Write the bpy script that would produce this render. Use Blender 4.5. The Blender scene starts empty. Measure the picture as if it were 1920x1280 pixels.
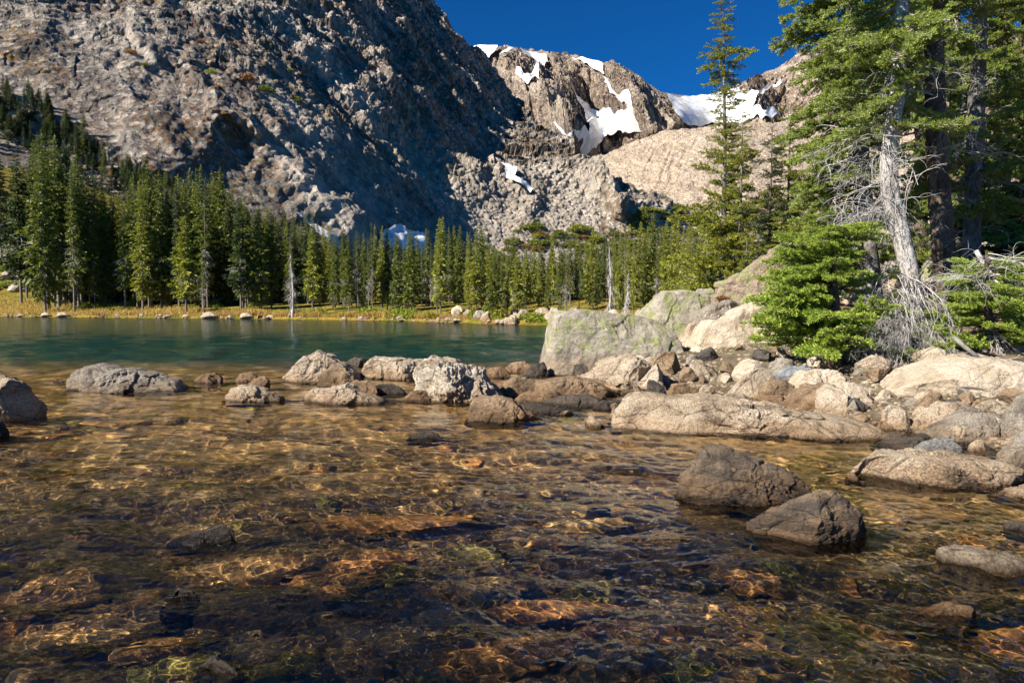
import bpy, math, numpy as np
from mathutils import Vector
R = math.radians
S = bpy.context.scene
COL = S.collection
# ------------------------------------------------------------ camera, world, sun, exposure
H, F = 1.6, 1280.0                     # eye height (m); focal length in pixels of the 1920 px wide photograph
PITCH = math.atan2(640 - 568, F)
cam = bpy.data.objects.new('camera', bpy.data.cameras.new('camera')); COL.objects.link(cam); S.camera = cam
cam.data.sensor_width = 36; cam.data.lens = 24; cam.data.clip_start = .05; cam.data.clip_end = 30000
cam.location = (0, 0, H); cam.rotation_euler = (math.pi/2 - PITCH, 0, 0)
SUN_EL, SUN_AZ = R(36), R(-120)        # azimuth clockwise from +Y (the view direction)
wd = bpy.data.worlds.new('World'); S.world = wd; wd.use_nodes = True
nt = wd.node_tree; bg = nt.nodes['Background']
sky = nt.nodes.new('ShaderNodeTexSky'); sky.sky_type = 'NISHITA'; sky.sun_disc = False
sky.sun_elevation = SUN_EL; sky.sun_rotation = SUN_AZ; sky.altitude = 3300; sky.air_density = 1.0
sky.dust_density = 0.0; sky.ozone_density = 5.0
deep = nt.nodes.new('ShaderNodeMix'); deep.data_type = 'RGBA'; deep.blend_type = 'MULTIPLY'; deep.inputs[0].default_value = 1
deep.inputs[7].default_value = (.030, .255, .44, 1)
nt.links.new(sky.outputs[0], deep.inputs[6]); nt.links.new(deep.outputs[2], bg.inputs[0]); bg.inputs[1].default_value = .12
sl = bpy.data.lights.new('sun', 'SUN'); sl.energy = 5.0; sl.angle = R(.53); sl.color = (1, .93, .82)
so = bpy.data.objects.new('sun', sl); COL.objects.link(so)
so.rotation_euler = Vector((math.sin(SUN_AZ)*math.cos(SUN_EL), math.cos(SUN_AZ)*math.cos(SUN_EL), math.sin(SUN_EL))).to_track_quat('Z', 'Y').to_euler()
sl.cycles.is_caustics_light = True
S.view_settings.view_transform = 'Standard'; S.view_settings.look = 'None'; S.view_settings.gamma = 1
S.view_settings.exposure = 1.15
S.render.engine = 'CYCLES'
S.cycles.use_denoising = True
S.cycles.max_bounces = 8; S.cycles.diffuse_bounces = 3; S.cycles.glossy_bounces = 3; S.cycles.transmission_bounces = 6
S.cycles.sample_clamp_indirect = 4; S.cycles.transparent_max_bounces = 8

# ------------------------------------------------------------ helpers
rng = np.random.default_rng(7)
cp, sp = math.cos(PITCH), math.sin(PITCH)
def tz(px, py):
    """slopes (x/y, (z-H)/y) of the ray through a point of the photograph"""
    u = (np.asarray(px, float) - 960)/F; v = (640 - np.asarray(py, float))/F
    Y = cp + v*sp
    return u/Y, (v*cp - sp)/Y
def at(px, py, D):
    a, b = tz(px, py); D = np.asarray(D, float) + 0*a
    return np.stack([a*D, D, H + b*D], -1)
def on_z(px, py, z=0.):
    a, b = tz(px, py); return at(px, py, (z - H)/b)
def tag(o, label=None, cat=None, group=None, kind=None):
    if label: o['label'] = label
    if cat: o['category'] = cat
    if group: o['group'] = group
    if kind: o['kind'] = kind
    return o
def mesh(name, co, faces=None, smooth=True, mats=()):
    me = bpy.data.meshes.new(name); co = np.asarray(co, np.float32).reshape(-1, 3)
    faces = np.asarray(faces, np.int32); n = faces.shape[1]
    me.vertices.add(len(co)); me.vertices.foreach_set('co', co.ravel())
    me.loops.add(faces.size); me.loops.foreach_set('vertex_index', faces.ravel())
    me.polygons.add(len(faces)); me.polygons.foreach_set('loop_start', np.arange(0, faces.size, n, dtype=np.int32))
    me.polygons.foreach_set('use_smooth', np.full(len(faces), bool(smooth)))
    for m in mats: me.materials.append(m)
    me.update(calc_edges=True); return me
def link(name, me, parent=None, loc=(0, 0, 0)):
    o = bpy.data.objects.new(name, me); COL.objects.link(o); o.location = loc
    if parent is not None: o.parent = parent
    return o
def grid_faces(h, w, mask=None):
    i = np.arange(h*w).reshape(h, w)
    f = np.stack([i[:-1, :-1], i[:-1, 1:], i[1:, 1:], i[1:, :-1]], -1)
    if mask is not None: f = f[mask]
    return f.reshape(-1, 4)
def drop_unused(co, f):
    u, inv = np.unique(f, return_inverse=True); return co.reshape(-1, 3)[u], inv.reshape(f.shape)
# noise
def _hash(ix, iy, iz, s=0):
    h = (ix.astype(np.int64)*374761393 + iy.astype(np.int64)*668265263 + iz.astype(np.int64)*2147483647*7 + s*974634777) & 0xffffffff
    h = ((h ^ (h >> 13))*1274126177) & 0xffffffff
    h = ((h ^ (h >> 16))*2246822519) & 0xffffffff
    return ((h ^ (h >> 15)) & 0xffffff)/float(0xffffff)
def vnoise(p, s=0):
    i = np.floor(p).astype(np.int64); f = p - i; f = f*f*f*(f*(f*6 - 15) + 10); r = 0
    for a in (0, 1):
        wx = f[..., 0] if a else 1 - f[..., 0]
        for b in (0, 1):
            wy = f[..., 1] if b else 1 - f[..., 1]
            for c in (0, 1):
                wz = f[..., 2] if c else 1 - f[..., 2]
                r = r + wx*wy*wz*_hash(i[..., 0]+a, i[..., 1]+b, i[..., 2]+c, s)
    return r*2 - 1
ROT = np.array([[.36, .48, -.8], [-.8, .6, 0], [.48, .64, .6]])
def fbm(p, o=5, lac=2.1, gain=.5, s=0, ridged=False):
    r = 0; a = 1.; tot = 0
    for k in range(o):
        n = vnoise(p, s + k)
        r = r + a*((1 - 2*np.abs(n)) if ridged else n); tot += a
        p = (p @ ROT.T)*lac + 3.7; a *= gain
    return r/tot
def cells(p, s=0):
    """worley: distance to nearest point, the cell's random number and the offset to it"""
    i = np.floor(p).astype(np.int64); best = np.full(p.shape[:-1], 9.); rid = np.zeros(p.shape[:-1]); off = np.zeros(p.shape)
    for a in (-1, 0, 1):
        for b in (-1, 0, 1):
            for c in (-1, 0, 1):
                jx, jy, jz = i[..., 0]+a, i[..., 1]+b, i[..., 2]+c
                q = np.stack([jx + _hash(jx, jy, jz, s+11), jy + _hash(jx, jy, jz, s+12), jz + _hash(jx, jy, jz, s+13)], -1) - p
                d = (q*q).sum(-1); m = d < best
                best = np.where(m, d, best); rid = np.where(m, _hash(jx, jy, jz, s+14), rid); off = np.where(m[..., None], q, off)
    return np.sqrt(best), rid, off
def sstep(a, b, x):
    t = np.clip((x - a)/(b - a), 0, 1); return t*t*(3 - 2*t)
def inside(px, py, poly):
    r = np.zeros(np.shape(px), bool); n = len(poly)
    for k in range(n):
        x0, y0 = poly[k]; x1, y1 = poly[(k+1) % n]
        if y0 == y1: continue
        r ^= ((y0 > py) != (y1 > py)) & (px < (x1-x0)*(py-y0)/(y1-y0) + x0)
    return r
def interp(x, pts):
    a = np.array(pts, float); return np.interp(x, a[:, 0], a[:, 1])

# ------------------------------------------------------------ materials
class NT:
    def __init__(s, name, rough=.85, spec=.3):
        s.m = bpy.data.materials.new(name); s.m.use_nodes = True; s.t = s.m.node_tree; s.p = s.t.nodes['Principled BSDF']
        s.p.inputs['Roughness'].default_value = rough; s.p.inputs['Specular IOR Level'].default_value = spec
        s.co = s.t.nodes.new('ShaderNodeTexCoord'); s.geo = s.t.nodes.new('ShaderNodeNewGeometry')
    def n(s, t, **k):
        q = s.t.nodes.new(t)
        for a, b in k.items(): setattr(q, a, b)
        return q
    def l(s, a, b): s.t.links.new(a, b)
    def pos(s): return s.geo.outputs['Position']
    def obj(s): return s.co.outputs['Object']
    def mapping(s, src, scale=(1, 1, 1), rot=(0, 0, 0)):
        q = s.n('ShaderNodeMapping'); q.inputs['Scale'].default_value = scale; q.inputs['Rotation'].default_value = rot
        s.l(src, q.inputs[0]); return q.outputs[0]
    def noise(s, src, scale, detail=6, rough=.6, dist=0):
        q = s.n('ShaderNodeTexNoise'); q.inputs['Scale'].default_value = scale; q.inputs['Detail'].default_value = detail
        q.inputs['Roughness'].default_value = rough; q.inputs['Distortion'].default_value = dist; s.l(src, q.inputs['Vector']); return q.outputs['Fac']
    def voro(s, src, scale, feature='F1', out='Distance', rand=1):
        q = s.n('ShaderNodeTexVoronoi', feature=feature); q.inputs['Scale'].default_value = scale; q.inputs['Randomness'].default_value = rand
        s.l(src, q.inputs['Vector']); return q.outputs[out]
    def ramp(s, fac, stops, interp='LINEAR'):
        q = s.n('ShaderNodeValToRGB'); r = q.color_ramp; r.interpolation = interp
        while len(r.elements) < len(stops): r.elements.new(.5)
        for e, (x, c) in zip(r.elements, stops):
            e.position = x; e.color = tuple(c) + (1,) if hasattr(c, '__len__') else (c, c, c, 1)
        s.l(fac, q.inputs[0]); return q.outputs[0]
    def mix(s, fac, a, b, mode='MIX'):
        q = s.n('ShaderNodeMix', data_type='RGBA', blend_type=mode)
        for v, i in ((fac, 0), (a, 6), (b, 7)):
            if hasattr(v, 'is_linked') or hasattr(v, 'links'): s.l(v, q.inputs[i])
            else: q.inputs[i].default_value = v if i == 0 else tuple(v) + (1,)
        return q.outputs[2]
    def math(s, op, a, b=0., c=None, clamp=False):
        q = s.n('ShaderNodeMath', operation=op); q.use_clamp = clamp
        for v, i in ((a, 0), (b, 1), (c, 2)):
            if v is None: continue
            if hasattr(v, 'links'): s.l(v, q.inputs[i])
            else: q.inputs[i].default_value = v
        return q.outputs[0]
    def sep(s, src, k):
        q = s.n('ShaderNodeSeparateXYZ'); s.l(src, q.inputs[0]); return q.outputs[k]
    def bump(s, h, dist, strength=1., nxt=None):
        q = s.n('ShaderNodeBump'); q.inputs['Distance'].default_value = dist; q.inputs['Strength'].default_value = strength
        s.l(h, q.inputs['Height'])
        if nxt is not None: s.l(nxt, q.inputs['Normal'])
        return q.outputs[0]
    def color(s, c): s.l(c, s.p.inputs['Base Color'])
    def normal(s, nrm): s.l(nrm, s.p.inputs['Normal'])

def rock_material(name, light, mid, dark, lichen=0., lich_col=(.36, .4, .1), speckle=.5, crack=.5, wet=.24, scale=1., grain=(1, 1, 1), bump=1.):
    t = NT(name, .82, .3); P = t.mapping(t.pos(), grain, (.35, .2, .5))
    n1 = t.noise(P, 2.2*scale, 8, .62, .4); n2 = t.noise(P, 11*scale, 8, .7); n3 = t.noise(P, 55*scale, 5, .7)
    c = t.ramp(n1, [(.30, dark), (.44, mid), (.56, light), (.75, [min(1, v*1.15) for v in light])])
    c = t.mix(t.ramp(n2, [(.46, 0.), (.64, .75)]), c, mid)
    c = t.mix(t.ramp(n3, [(.50, 0.), (.62, speckle)]), c, dark)
    c = t.mix(t.ramp(n3, [(.30, speckle*.8), (.44, 0.)]), c, [min(1, v*1.45) for v in light])
    vd = t.voro(t.mapping(P, (1, 1, 1.6)), 1.7*scale, 'DISTANCE_TO_EDGE')
    wob = t.math('ADD', vd, t.math('MULTIPLY', t.math('SUBTRACT', n2, .5), .12))
    cr = t.ramp(wob, [(.0, crack), (.025, 0.)])
    c = t.mix(cr, c, [v*.45 for v in dark])
    if lichen:
        lm = t.math('MULTIPLY', t.ramp(t.noise(P, 3.4*scale, 9, .75), [(.62 - lichen*.28, 0.), (.68 - lichen*.24, 1.)]), t.ramp(n3, [(.34, .25), (.52, 1.)]))
        lz = t.math('MULTIPLY', lm, t.ramp(t.math('MULTIPLY', t.sep(t.pos(), 2), .5), [(.2, 0.), (.34, 1.)]) if wet else 1.)
        c = t.mix(lz, c, lich_col)
        lg = t.ramp(t.noise(P, 7*scale, 8, .7), [(.5, 0.), (.6, .7*lichen)])
        c = t.mix(lg, c, (.12, .125, .1))
    if wet:                                        # a water stain with its own wavy edge, and a wet foot below it
        z = t.math('ADD', t.sep(t.pos(), 2), t.math('MULTIPLY', t.math('SUBTRACT', n2, .5), .10))
        st = t.ramp(z, [(wet*.45, 1.), (wet, 0.)])
        c = t.mix(t.math('MULTIPLY', st, .55), c, t.mix(1., c, (.66, .5, .34), 'MULTIPLY'))
        wt = t.ramp(z, [(.0, 1.), (.055, 0.)])
        c = t.mix(wt, c, t.mix(1., c, (.24, .19, .13), 'MULTIPLY'))
        t.l(t.math('SUBTRACT', .85, t.math('MULTIPLY', wt, .6)), t.p.inputs['Roughness'])
    t.color(c)
    h = t.math('ADD', t.math('MULTIPLY', n2, 1.), t.math('MULTIPLY', n1, 1.6))
    b = t.bump(h, .10*bump/scale, .9); b = t.bump(n3, .018*bump/scale, .9, b); b = t.bump(wob, .06/scale, min(1, crack*.6), b) if crack > .1 else b
    t.normal(b); return t.m

M = {}
M['tan'] = rock_material('tan_granite', (.72, .60, .45), (.53, .405, .275), (.16, .12, .085), crack=.65, speckle=.8, bump=1.6)
M['pale'] = rock_material('pale_granite', (.70, .60, .47), (.60, .48, .34), (.30, .23, .16), crack=.4, speckle=.5, bump=1.1)
M['grey'] = rock_material('grey_granite', (.48, .42, .34), (.32, .27, .21), (.11, .095, .075), crack=.4, speckle=.7, bump=1.4)
M['brown'] = rock_material('brown_gneiss', (.40, .28, .17), (.27, .185, .11), (.08, .055, .035), crack=.5, bump=1.3)
M['dark'] = rock_material('dark_gneiss', (.15, .13, .11), (.085, .072, .06), (.03, .026, .022), crack=.5)
M['banded'] = rock_material('banded_gneiss', (.32, .225, .135), (.17, .13, .095), (.05, .045, .042), crack=.8, grain=(1, 1, 2.6), scale=1.3, bump=1.3)
M['white'] = rock_material('white_quartz_rock', (.74, .66, .54), (.48, .38, .27), (.085, .058, .038), crack=.9, scale=1.8, bump=1.6)
M['lichen'] = rock_material('lichen_granite', (.50, .44, .36), (.38, .33, .26), (.15, .135, .11), lichen=.5, lich_col=(.30, .33, .11), crack=.2, bump=1.1, wet=.55)
M['lichen_brown'] = rock_material('lichen_brown_granite', (.45, .34, .25), (.3, .22, .16), (.12, .09, .07), lichen=.45, lich_col=(.33, .36, .14), crack=.5, bump=1.2)
M['bluegrey'] = rock_material('blue_grey_stone', (.34, .36, .37), (.22, .235, .25), (.1, .1, .11), crack=.3)

def bed_material(name, stones=True):
    t = NT(name, .9, .1); P = t.pos()
    n1 = t.noise(P, .9, 8, .65, .5); n2 = t.noise(P, 5, 8, .7); n3 = t.noise(P, 24, 6, .7)
    c = t.ramp(n1, [(.30, (.19, .12, .045)), (.42, (.38, .22, .078)), (.52, (.58, .32, .11)), (.66, (.76, .45, .18))])
    cb = t.voro(P, 3.2, 'F1', 'Color'); k = t.sep(cb, 0); c = t.mix(t.ramp(k, [(.2, .8), (.5, 0.)]), c, (.15, .10, .04)); c = t.mix(t.ramp(k, [(.7, 0.), (.95, .8)]), c, (.72, .45, .18))
    c = t.mix(t.ramp(n2, [(.38, .8), (.50, 0.)]), c, (.13, .085, .035))
    c = t.mix(t.ramp(n2, [(.55, 0.), (.70, .8)]), c, (.66, .42, .16))
    c = t.mix(t.ramp(n3, [(.5, 0.), (.66, .6)]), c, (.03, .025, .01))
    if stones:                                     # the deep part of the lake: green light scattered in the water, painted on the bed
        y = t.sep(P, 1); f = t.ramp(t.math('MULTIPLY', t.math('ADD', y, t.math('MULTIPLY', t.math('SUBTRACT', n1, .5), 5.)), .02), [(.31, 0.), (.42, 1.)])
        c = t.mix(f, c, t.mix(t.ramp(n1, [(.4, 0.), (.6, 1.)]), (.003, .045, .028), (.004, .075, .046)))
    t.color(c); t.normal(t.bump(n2, .12, .9, t.bump(n3, .03, .8, t.bump(t.voro(P, 3.2), .12, .9)))); return t.m
M['bed'] = bed_material('bed_silt_and_water_green'); M['under'] = bed_material('algae_covered_rock', False)
def under_material(name, tint):
    m = M['under'].copy(); m.name = name; nt = m.node_tree; p = nt.nodes['Principled BSDF']; src = p.inputs['Base Color'].links[0].from_socket
    q = nt.nodes.new('ShaderNodeMix'); q.data_type = 'RGBA'; q.blend_type = 'MULTIPLY'; q.inputs[0].default_value = 1; q.inputs[7].default_value = tint + (1,)
    nt.links.new(src, q.inputs[6]); nt.links.new(q.outputs[2], p.inputs['Base Color']); return m
M['under_orange'] = under_material('rust_coloured_rock', (1.3, .98, .8)); M['under_olive'] = under_material('olive_algae_rock', (.8, 1.0, .7))
M['under_tan'] = under_material('tan_drowned_rock', (1.5, 1.35, 1.25))

# ------------------------------------------------------------ ground heights
FAR = [(-200, 118), (-95, 90), (-59, 79), (-24, 68), (-12, 62), (-4, 55), (2.7, 49), (8, 44), (15, 45), (60, 52), (200, 80)]
LAND = [(40, -8), (9.5, -8), (7.9, 1), (7.0, 4), (5.6, 6.6), (4.9, 8.6), (3.4, 10.6), (2.0, 12.2), (1.4, 14.5), (1.1, 16.4), (1.9, 18.5), (4.4, 25), (9, 37), (14, 47), (140, 60), (140, -8)]
def shore_dist(x, y):
    d = np.full(np.shape(x), 1e9)
    for k in range(len(LAND)):
        (x0, y0), (x1, y1) = LAND[k], LAND[(k+1) % len(LAND)]
        vx, vy = x1-x0, y1-y0; t = np.clip(((x-x0)*vx + (y-y0)*vy)/(vx*vx+vy*vy), 0, 1)
        d = np.minimum(d, np.hypot(x-x0-t*vx, y-y0-t*vy))
    return np.where(inside(x, y, LAND), d, -d)
def bank_z(x, y):
    x = np.asarray(x, float); y = np.asarray(y, float); d = shore_dist(x, y)
    z = np.where(d > 0, .03 + .17*np.minimum(d, 5) + .33*np.clip(d-5, 0, 40), .35*np.maximum(d, -1))
    p = np.stack([x, y, 0*x], -1)
    return z + (.10*fbm(p*.8, 4) + .03*fbm(p*3.3, 3))*sstep(-.5, 1.5, d) + sstep(8, 20, d)*1.2*fbm(p*.15, 4, s=5)
def far_z(x, y):
    x = np.asarray(x, float); y = np.asarray(y, float); d = y - interp(x, FAR); p = np.stack([x, y, 0*x], -1)
    z = np.where(d < 0, .5*np.maximum(d, -3), .3*sstep(0, 1.5, d) + .085*np.clip(d, 0, 18) + .05*np.clip(d-18, 0, 80))
    z = z + .45*np.clip(-x-60, 0, 70)*sstep(4, 30, d)
    return z + .25*fbm(p*.12, 4)*sstep(1, 6, d) + .08*fbm(p*.9, 3)*sstep(.5, 2, d)
def bed_z(x, y):
    p = np.stack([x, y, 0*x], -1); d = -shore_dist(x, y)
    z = -.14 - .20*sstep(.3, 4, d) - .05*sstep(3, 7, d)
    z = z - 1.1*sstep(16.5, 21.5, y + 1.5*fbm(p*.25, 3, s=9))
    z = z + .13*fbm(p*.55, 4, s=3) + .05*fbm(p*2.2, 4, s=4)
    z = z + .06*np.maximum(0, .45 - cells(p*1.5 + .2*fbm(p*2, 2)[..., None])[0])
    z = np.minimum(z, -.04)
    return np.where(d < 0, z - .5*np.minimum(-d, 1.), z)
def hit(px, py, f):
    a, b = tz(px, py); r = np.linspace(2, 140, 6000); g = H + b*r - f(a*r, r); k = np.argmax(g < 0)
    return float(r[k]) if g[k] < 0 else 140.

# ------------------------------------------------------------ water and bed
def polar(name, r, a0, a1, n, zf, mat):
    a = np.tan(np.radians(np.linspace(a0, a1, n))); A, Rr = np.meshgrid(a, r); X = A*Rr; Z = zf(X, Rr)
    return link(name, mesh(name, np.stack([X, Rr, Z], -1), grid_faces(len(r), n), True, [mat]))
def rows(py0, py1, n):                              # distances, evenly spaced as they recede
    return H/((np.linspace(py0, py1, n) - 568)/F)
wr = np.random.default_rng(21)
WAVES = []
for k in range(46):
    lam = .05*1.085**k*wr.uniform(.92, 1.08); th = wr.normal(R(72), .5 + .25*(lam < .2))
    WAVES.append((lam, th, wr.uniform(0, 6.28)))
def water_z(X, Y):
    p = np.stack([X, Y, 0*X], -1); Z = np.zeros_like(X); patch = 1 + .6*fbm(p*np.array([.35, .8, 1]), 3, s=31); step = Y*Y/(H*F)*1.0
    wx = X + .06*vnoise(p*1.3, 40); wy = Y + .06*vnoise(p*1.3, 41)
    for lam, th, ph in WAVES:
        k = 2*math.pi/lam; fade = np.clip((lam/(step + Y/900) - 2)/3, 0, 1)
        q = k*(wx*math.cos(th) + wy*math.sin(th)) + ph
        Z += fade*.0031*lam**.95*(1.35 if lam < .25 else 1.)*np.sin(q + .5*np.sin(q*.5 + ph))
    return Z*patch*1.35*(1 + .9*sstep(12, 22, Y))
t = NT('lake_water', .0, .5); t.p.inputs['IOR'].default_value = 1.33; t.p.inputs['Transmission Weight'].default_value = 1
t.p.inputs['Base Color'].default_value = (.93, .97, .95, 1)
fd = t.ramp(t.math('MULTIPLY', t.sep(t.pos(), 1), .02), [(.30, 0.), (.5, 1.)])
wn = t.noise(t.mapping(t.pos(), (.55, 2.2, 1)), 1.6, 5, .65)
q = t.n('ShaderNodeBump'); q.inputs['Distance'].default_value = .34; t.l(wn, q.inputs['Height']); pt = t.noise(t.mapping(t.pos(), (.05, .25, 1)), 1., 5, .6); t.l(t.math('MULTIPLY', fd, t.ramp(pt, [(.35, .25), (.65, 1.)])), q.inputs['Strength']); t.l(t.math('MULTIPLY', fd, .10), t.p.inputs['Roughness']); t.normal(q.outputs[0])
M['water'] = t.m
water = polar('water', np.concatenate([rows(2600, 1340, 130)[:-1], rows(1340, 640, 860)[:-1], rows(640, 584, 170)]), -52, 52, 1150, water_z, M['water'])
tag(water, 'clear rippled lake water, brown in the shallows and green beyond', kind='structure'); water.cycles.is_caustics_caster = True
bed = polar('lake_bed', np.concatenate([rows(3200, 1340, 60)[:-1], rows(1340, 640, 420)[:-1], rows(640, 583, 40)]), -54, 54, 620, bed_z, M['bed'])
tag(bed, 'brown silty lake bed under the clear water', kind='structure'); bed.cycles.is_caustics_receiver = True

# ------------------------------------------------------------ ground materials
def ground_material(name, cols, patch=None, scale=1.):
    t = NT(name, .95, .1); P = t.pos(); n1 = t.noise(P, .35*scale, 8, .7); n2 = t.noise(P, 4*scale, 7, .7)
    c = t.ramp(n1, [(.3 + .4*k/(len(cols)-1), v) for k, v in enumerate(cols)])
    c = t.mix(t.ramp(n2, [(.45, 0.), (.62, .6)]), c, [v*.45 for v in cols[0]])
    t.color(c); t.normal(t.bump(n2, .25/scale, 1.)); return t.m
M['duff'] = ground_material('needle_litter_ground', [(.07, .05, .035), (.16, .12, .08), (.24, .19, .13), (.08, .09, .03)], scale=3)
M['meadow'] = ground_material('meadow_ground', [(.07, .10, .015), (.16, .16, .02), (.36, .24, .05), (.13, .15, .02)])

X, Y = np.meshgrid(np.linspace(0, 90, 460)**1.0, np.linspace(-6, 62, 420)); X = X*(.35 + .65*X/90)
d = shore_dist(X, Y); Z = bank_z(X, Y)
f = grid_faces(*X.shape, mask=(d > -.9)[:-1, :-1]); co, f = drop_unused(np.stack([X, Y, Z], -1), f)
tag(link('bank_ground', mesh('bank_ground', co, f, True, [M['duff']])), 'stony needle-strewn bank under the firs', kind='structure')
X, Y = np.meshgrid(np.linspace(-210, 150, 900), np.linspace(0, 1, 220)); Y = interp(X, FAR) - 4 + 150*Y**1.6
tag(link('far_shore_ground', mesh('far_shore_ground', np.stack([X, Y, far_z(X, Y)], -1), grid_faces(*X.shape), True, [M['meadow']])), 'grassy far shore and forest floor', kind='structure')

# ------------------------------------------------------------ mountains: sheets of terrain at their own distances
def mountain_material(name, cols, rust, veg, scale, dens=.5, bump=1., chute=.55):
    t = NT(name, .95, .1); P = t.pos()
    n0 = t.noise(P, .006*scale, 6, .6); n1 = t.noise(P, .03*scale, 9, .7, .6); n2 = t.noise(P, .22*scale, 8, .75); n3 = t.noise(P, .9*scale, 4, .7)
    c = t.ramp(n1, [(.30, cols[0]), (.45, cols[1]), (.58, cols[2]), (.72, cols[3])])
    vc = t.voro(P, .30*scale, 'F1', 'Color'); vs = t.sep(vc, 0)
    c = t.mix(t.ramp(vs, [(.25, .65), (.5, 0.)]), c, cols[0]); c = t.mix(t.ramp(vs, [(.72, 0.), (.97, .8)]), c, cols[3])
    c = t.mix(t.math('MULTIPLY', t.ramp(n2, [(.46, 0.), (.6, 1.)]), t.ramp(n0, [(.40, 0.), (.56, rust)])), c, (.20, .085, .035))
    c = t.mix(t.math('MULTIPLY', t.ramp(n2, [(.5, 0.), (.57, 1.)]), t.ramp(t.noise(P, .012*scale, 7, .65), [(.46, 0.), (.56, veg)])), c, (.22, .13, .04))
    c = t.mix(t.ramp(n3, [(.36, .6), (.5, 0.)]), c, [v*.4 for v in cols[0]])
    def dot(v):
        q = t.n('ShaderNodeVectorMath', operation='DOT_PRODUCT'); q.inputs[1].default_value = v; t.l(P, q.inputs[0]); return q.outputs['Value']
    cb = t.n('ShaderNodeCombineXYZ'); t.l(dot((.05*scale, 0, .05*scale)), cb.inputs[0]); t.l(dot((.004*scale, .006*scale, -.004*scale)), cb.inputs[1]); t.l(dot((0, .012*scale, 0)), cb.inputs[2])
    sk = t.noise(cb.outputs[0], 1., 7, .62, .5)
    if name == 'grey_talus':                       # sunlight on the lower right fan, painted in as a paler, warmer tone
        fx = t.ramp(t.math('ADD', t.math('MULTIPLY', t.sep(P, 0), .004), 1.), [(.55, 0.), (.95, 1.)]); fz = t.ramp(t.math('MULTIPLY', t.sep(P, 2), .005), [(.45, 1.), (.8, 0.)])
        c = t.mix(t.math('MULTIPLY', t.math('MULTIPLY', fx, fz), .6), c, t.mix(t.ramp(n2, [(.4, 0.), (.6, 1.)]), (.33, .285, .23), (.62, .545, .455)))
    c = t.mix(t.ramp(sk, [(.52, 0.), (.66, chute)]), c, cols[3]); c = t.mix(t.ramp(sk, [(.34, chute), (.46, 0.)]), c, [v*.55 for v in cols[0]])
    t.color(c)
    b = t.bump(n1, 9/scale*bump, .8); b = t.bump(t.voro(P, .30*scale), 2.6/scale*bump, .9, b); b = t.bump(n2, 1.6/scale*bump, 1., b); b = t.bump(n3, .5/scale*bump, .9, b)
    t.normal(b); return t.m
M['slope'] = mountain_material('grey_talus', [(.10, .096, .092), (.225, .205, .185), (.37, .325, .27), (.60, .525, .44)], .95, .95, 1.3)
M['toe'] = mountain_material('pale_talus', [(.14, .12, .10), (.34, .29, .235), (.50, .43, .34), (.70, .62, .52)], .25, .7, 1.1)
M['peak'] = mountain_material('tan_cliff', [(.16, .13, .115), (.34, .27, .21), (.50, .40, .31), (.66, .55, .44)], .3, .25, .42, bump=1.3)
M['moraine'] = mountain_material('moraine_gravel', [(.30, .235, .175), (.44, .35, .26), (.52, .42, .32), (.60, .50, .395)], .1, .2, 1.0, bump=.8, chute=.3)
t = NT('snow', .6, .3); t.color(t.ramp(t.noise(t.pos(), .02, 6, .7), [(.42, (.55, .52, .48)), (.56, (.80, .82, .85))]))
t.normal(t.bump(t.noise(t.mapping(t.pos(), (1, .4, 1)), .06, 6, .6), 3., .6)); M['snow'] = t.m

def spur(px, py, x0, y0, x1, y1, A, wl, wr_):
    """a rib of rock whose crest runs from one pixel to another; it is gentle on its left and steep on its right"""
    L = math.hypot(x1-x0, y1-y0); ux, uy = (x1-x0)/L, (y1-y0)/L
    s = (px-x0)*ux + (py-y0)*uy; u = -(px-x0)*uy + (py-y0)*ux         # u<0: right / above the crest for a line that falls to the right
    q = np.where(u < 0, 1 + u/wr_, 1 - u/wl)
    return A*np.clip(q, 0, 1)*sstep(-.18*L, .1*L, s)*(1 - sstep(.85*L, 1.2*L, s))
def sheet(name, label, mat, xs, top, bot, n, Df, disp, back=8):
    """terrain seen from the lake: columns by bearing, rows from foot to skyline, then over the crest and down behind"""
    PX, V = np.meshgrid(xs, np.linspace(0, 1, n)); T = interp(PX, top); Bt = interp(PX, bot); PY = Bt + (T - Bt)*V
    D = Df(PX, PY); P = at(PX, PY, D); P = disp(P, PX, PY)
    tops = P[-1]; bk = []
    for k in range(1, back+1):
        q = tops.copy(); s = k/back; q[:, 1] += s*s*.35*tops[:, 1] + 3*s; q[:, 0] *= q[:, 1]/tops[:, 1]; q[:, 2] -= s*s*tops[:, 2]*.9 + 1*s; bk.append(q)
    A = np.concatenate([P, np.stack(bk)])
    o = link(name, mesh(name, A, grid_faces(*A.shape[:2]), True, [mat])); tag(o, label, kind='structure')
    return PX, PY, P
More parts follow.
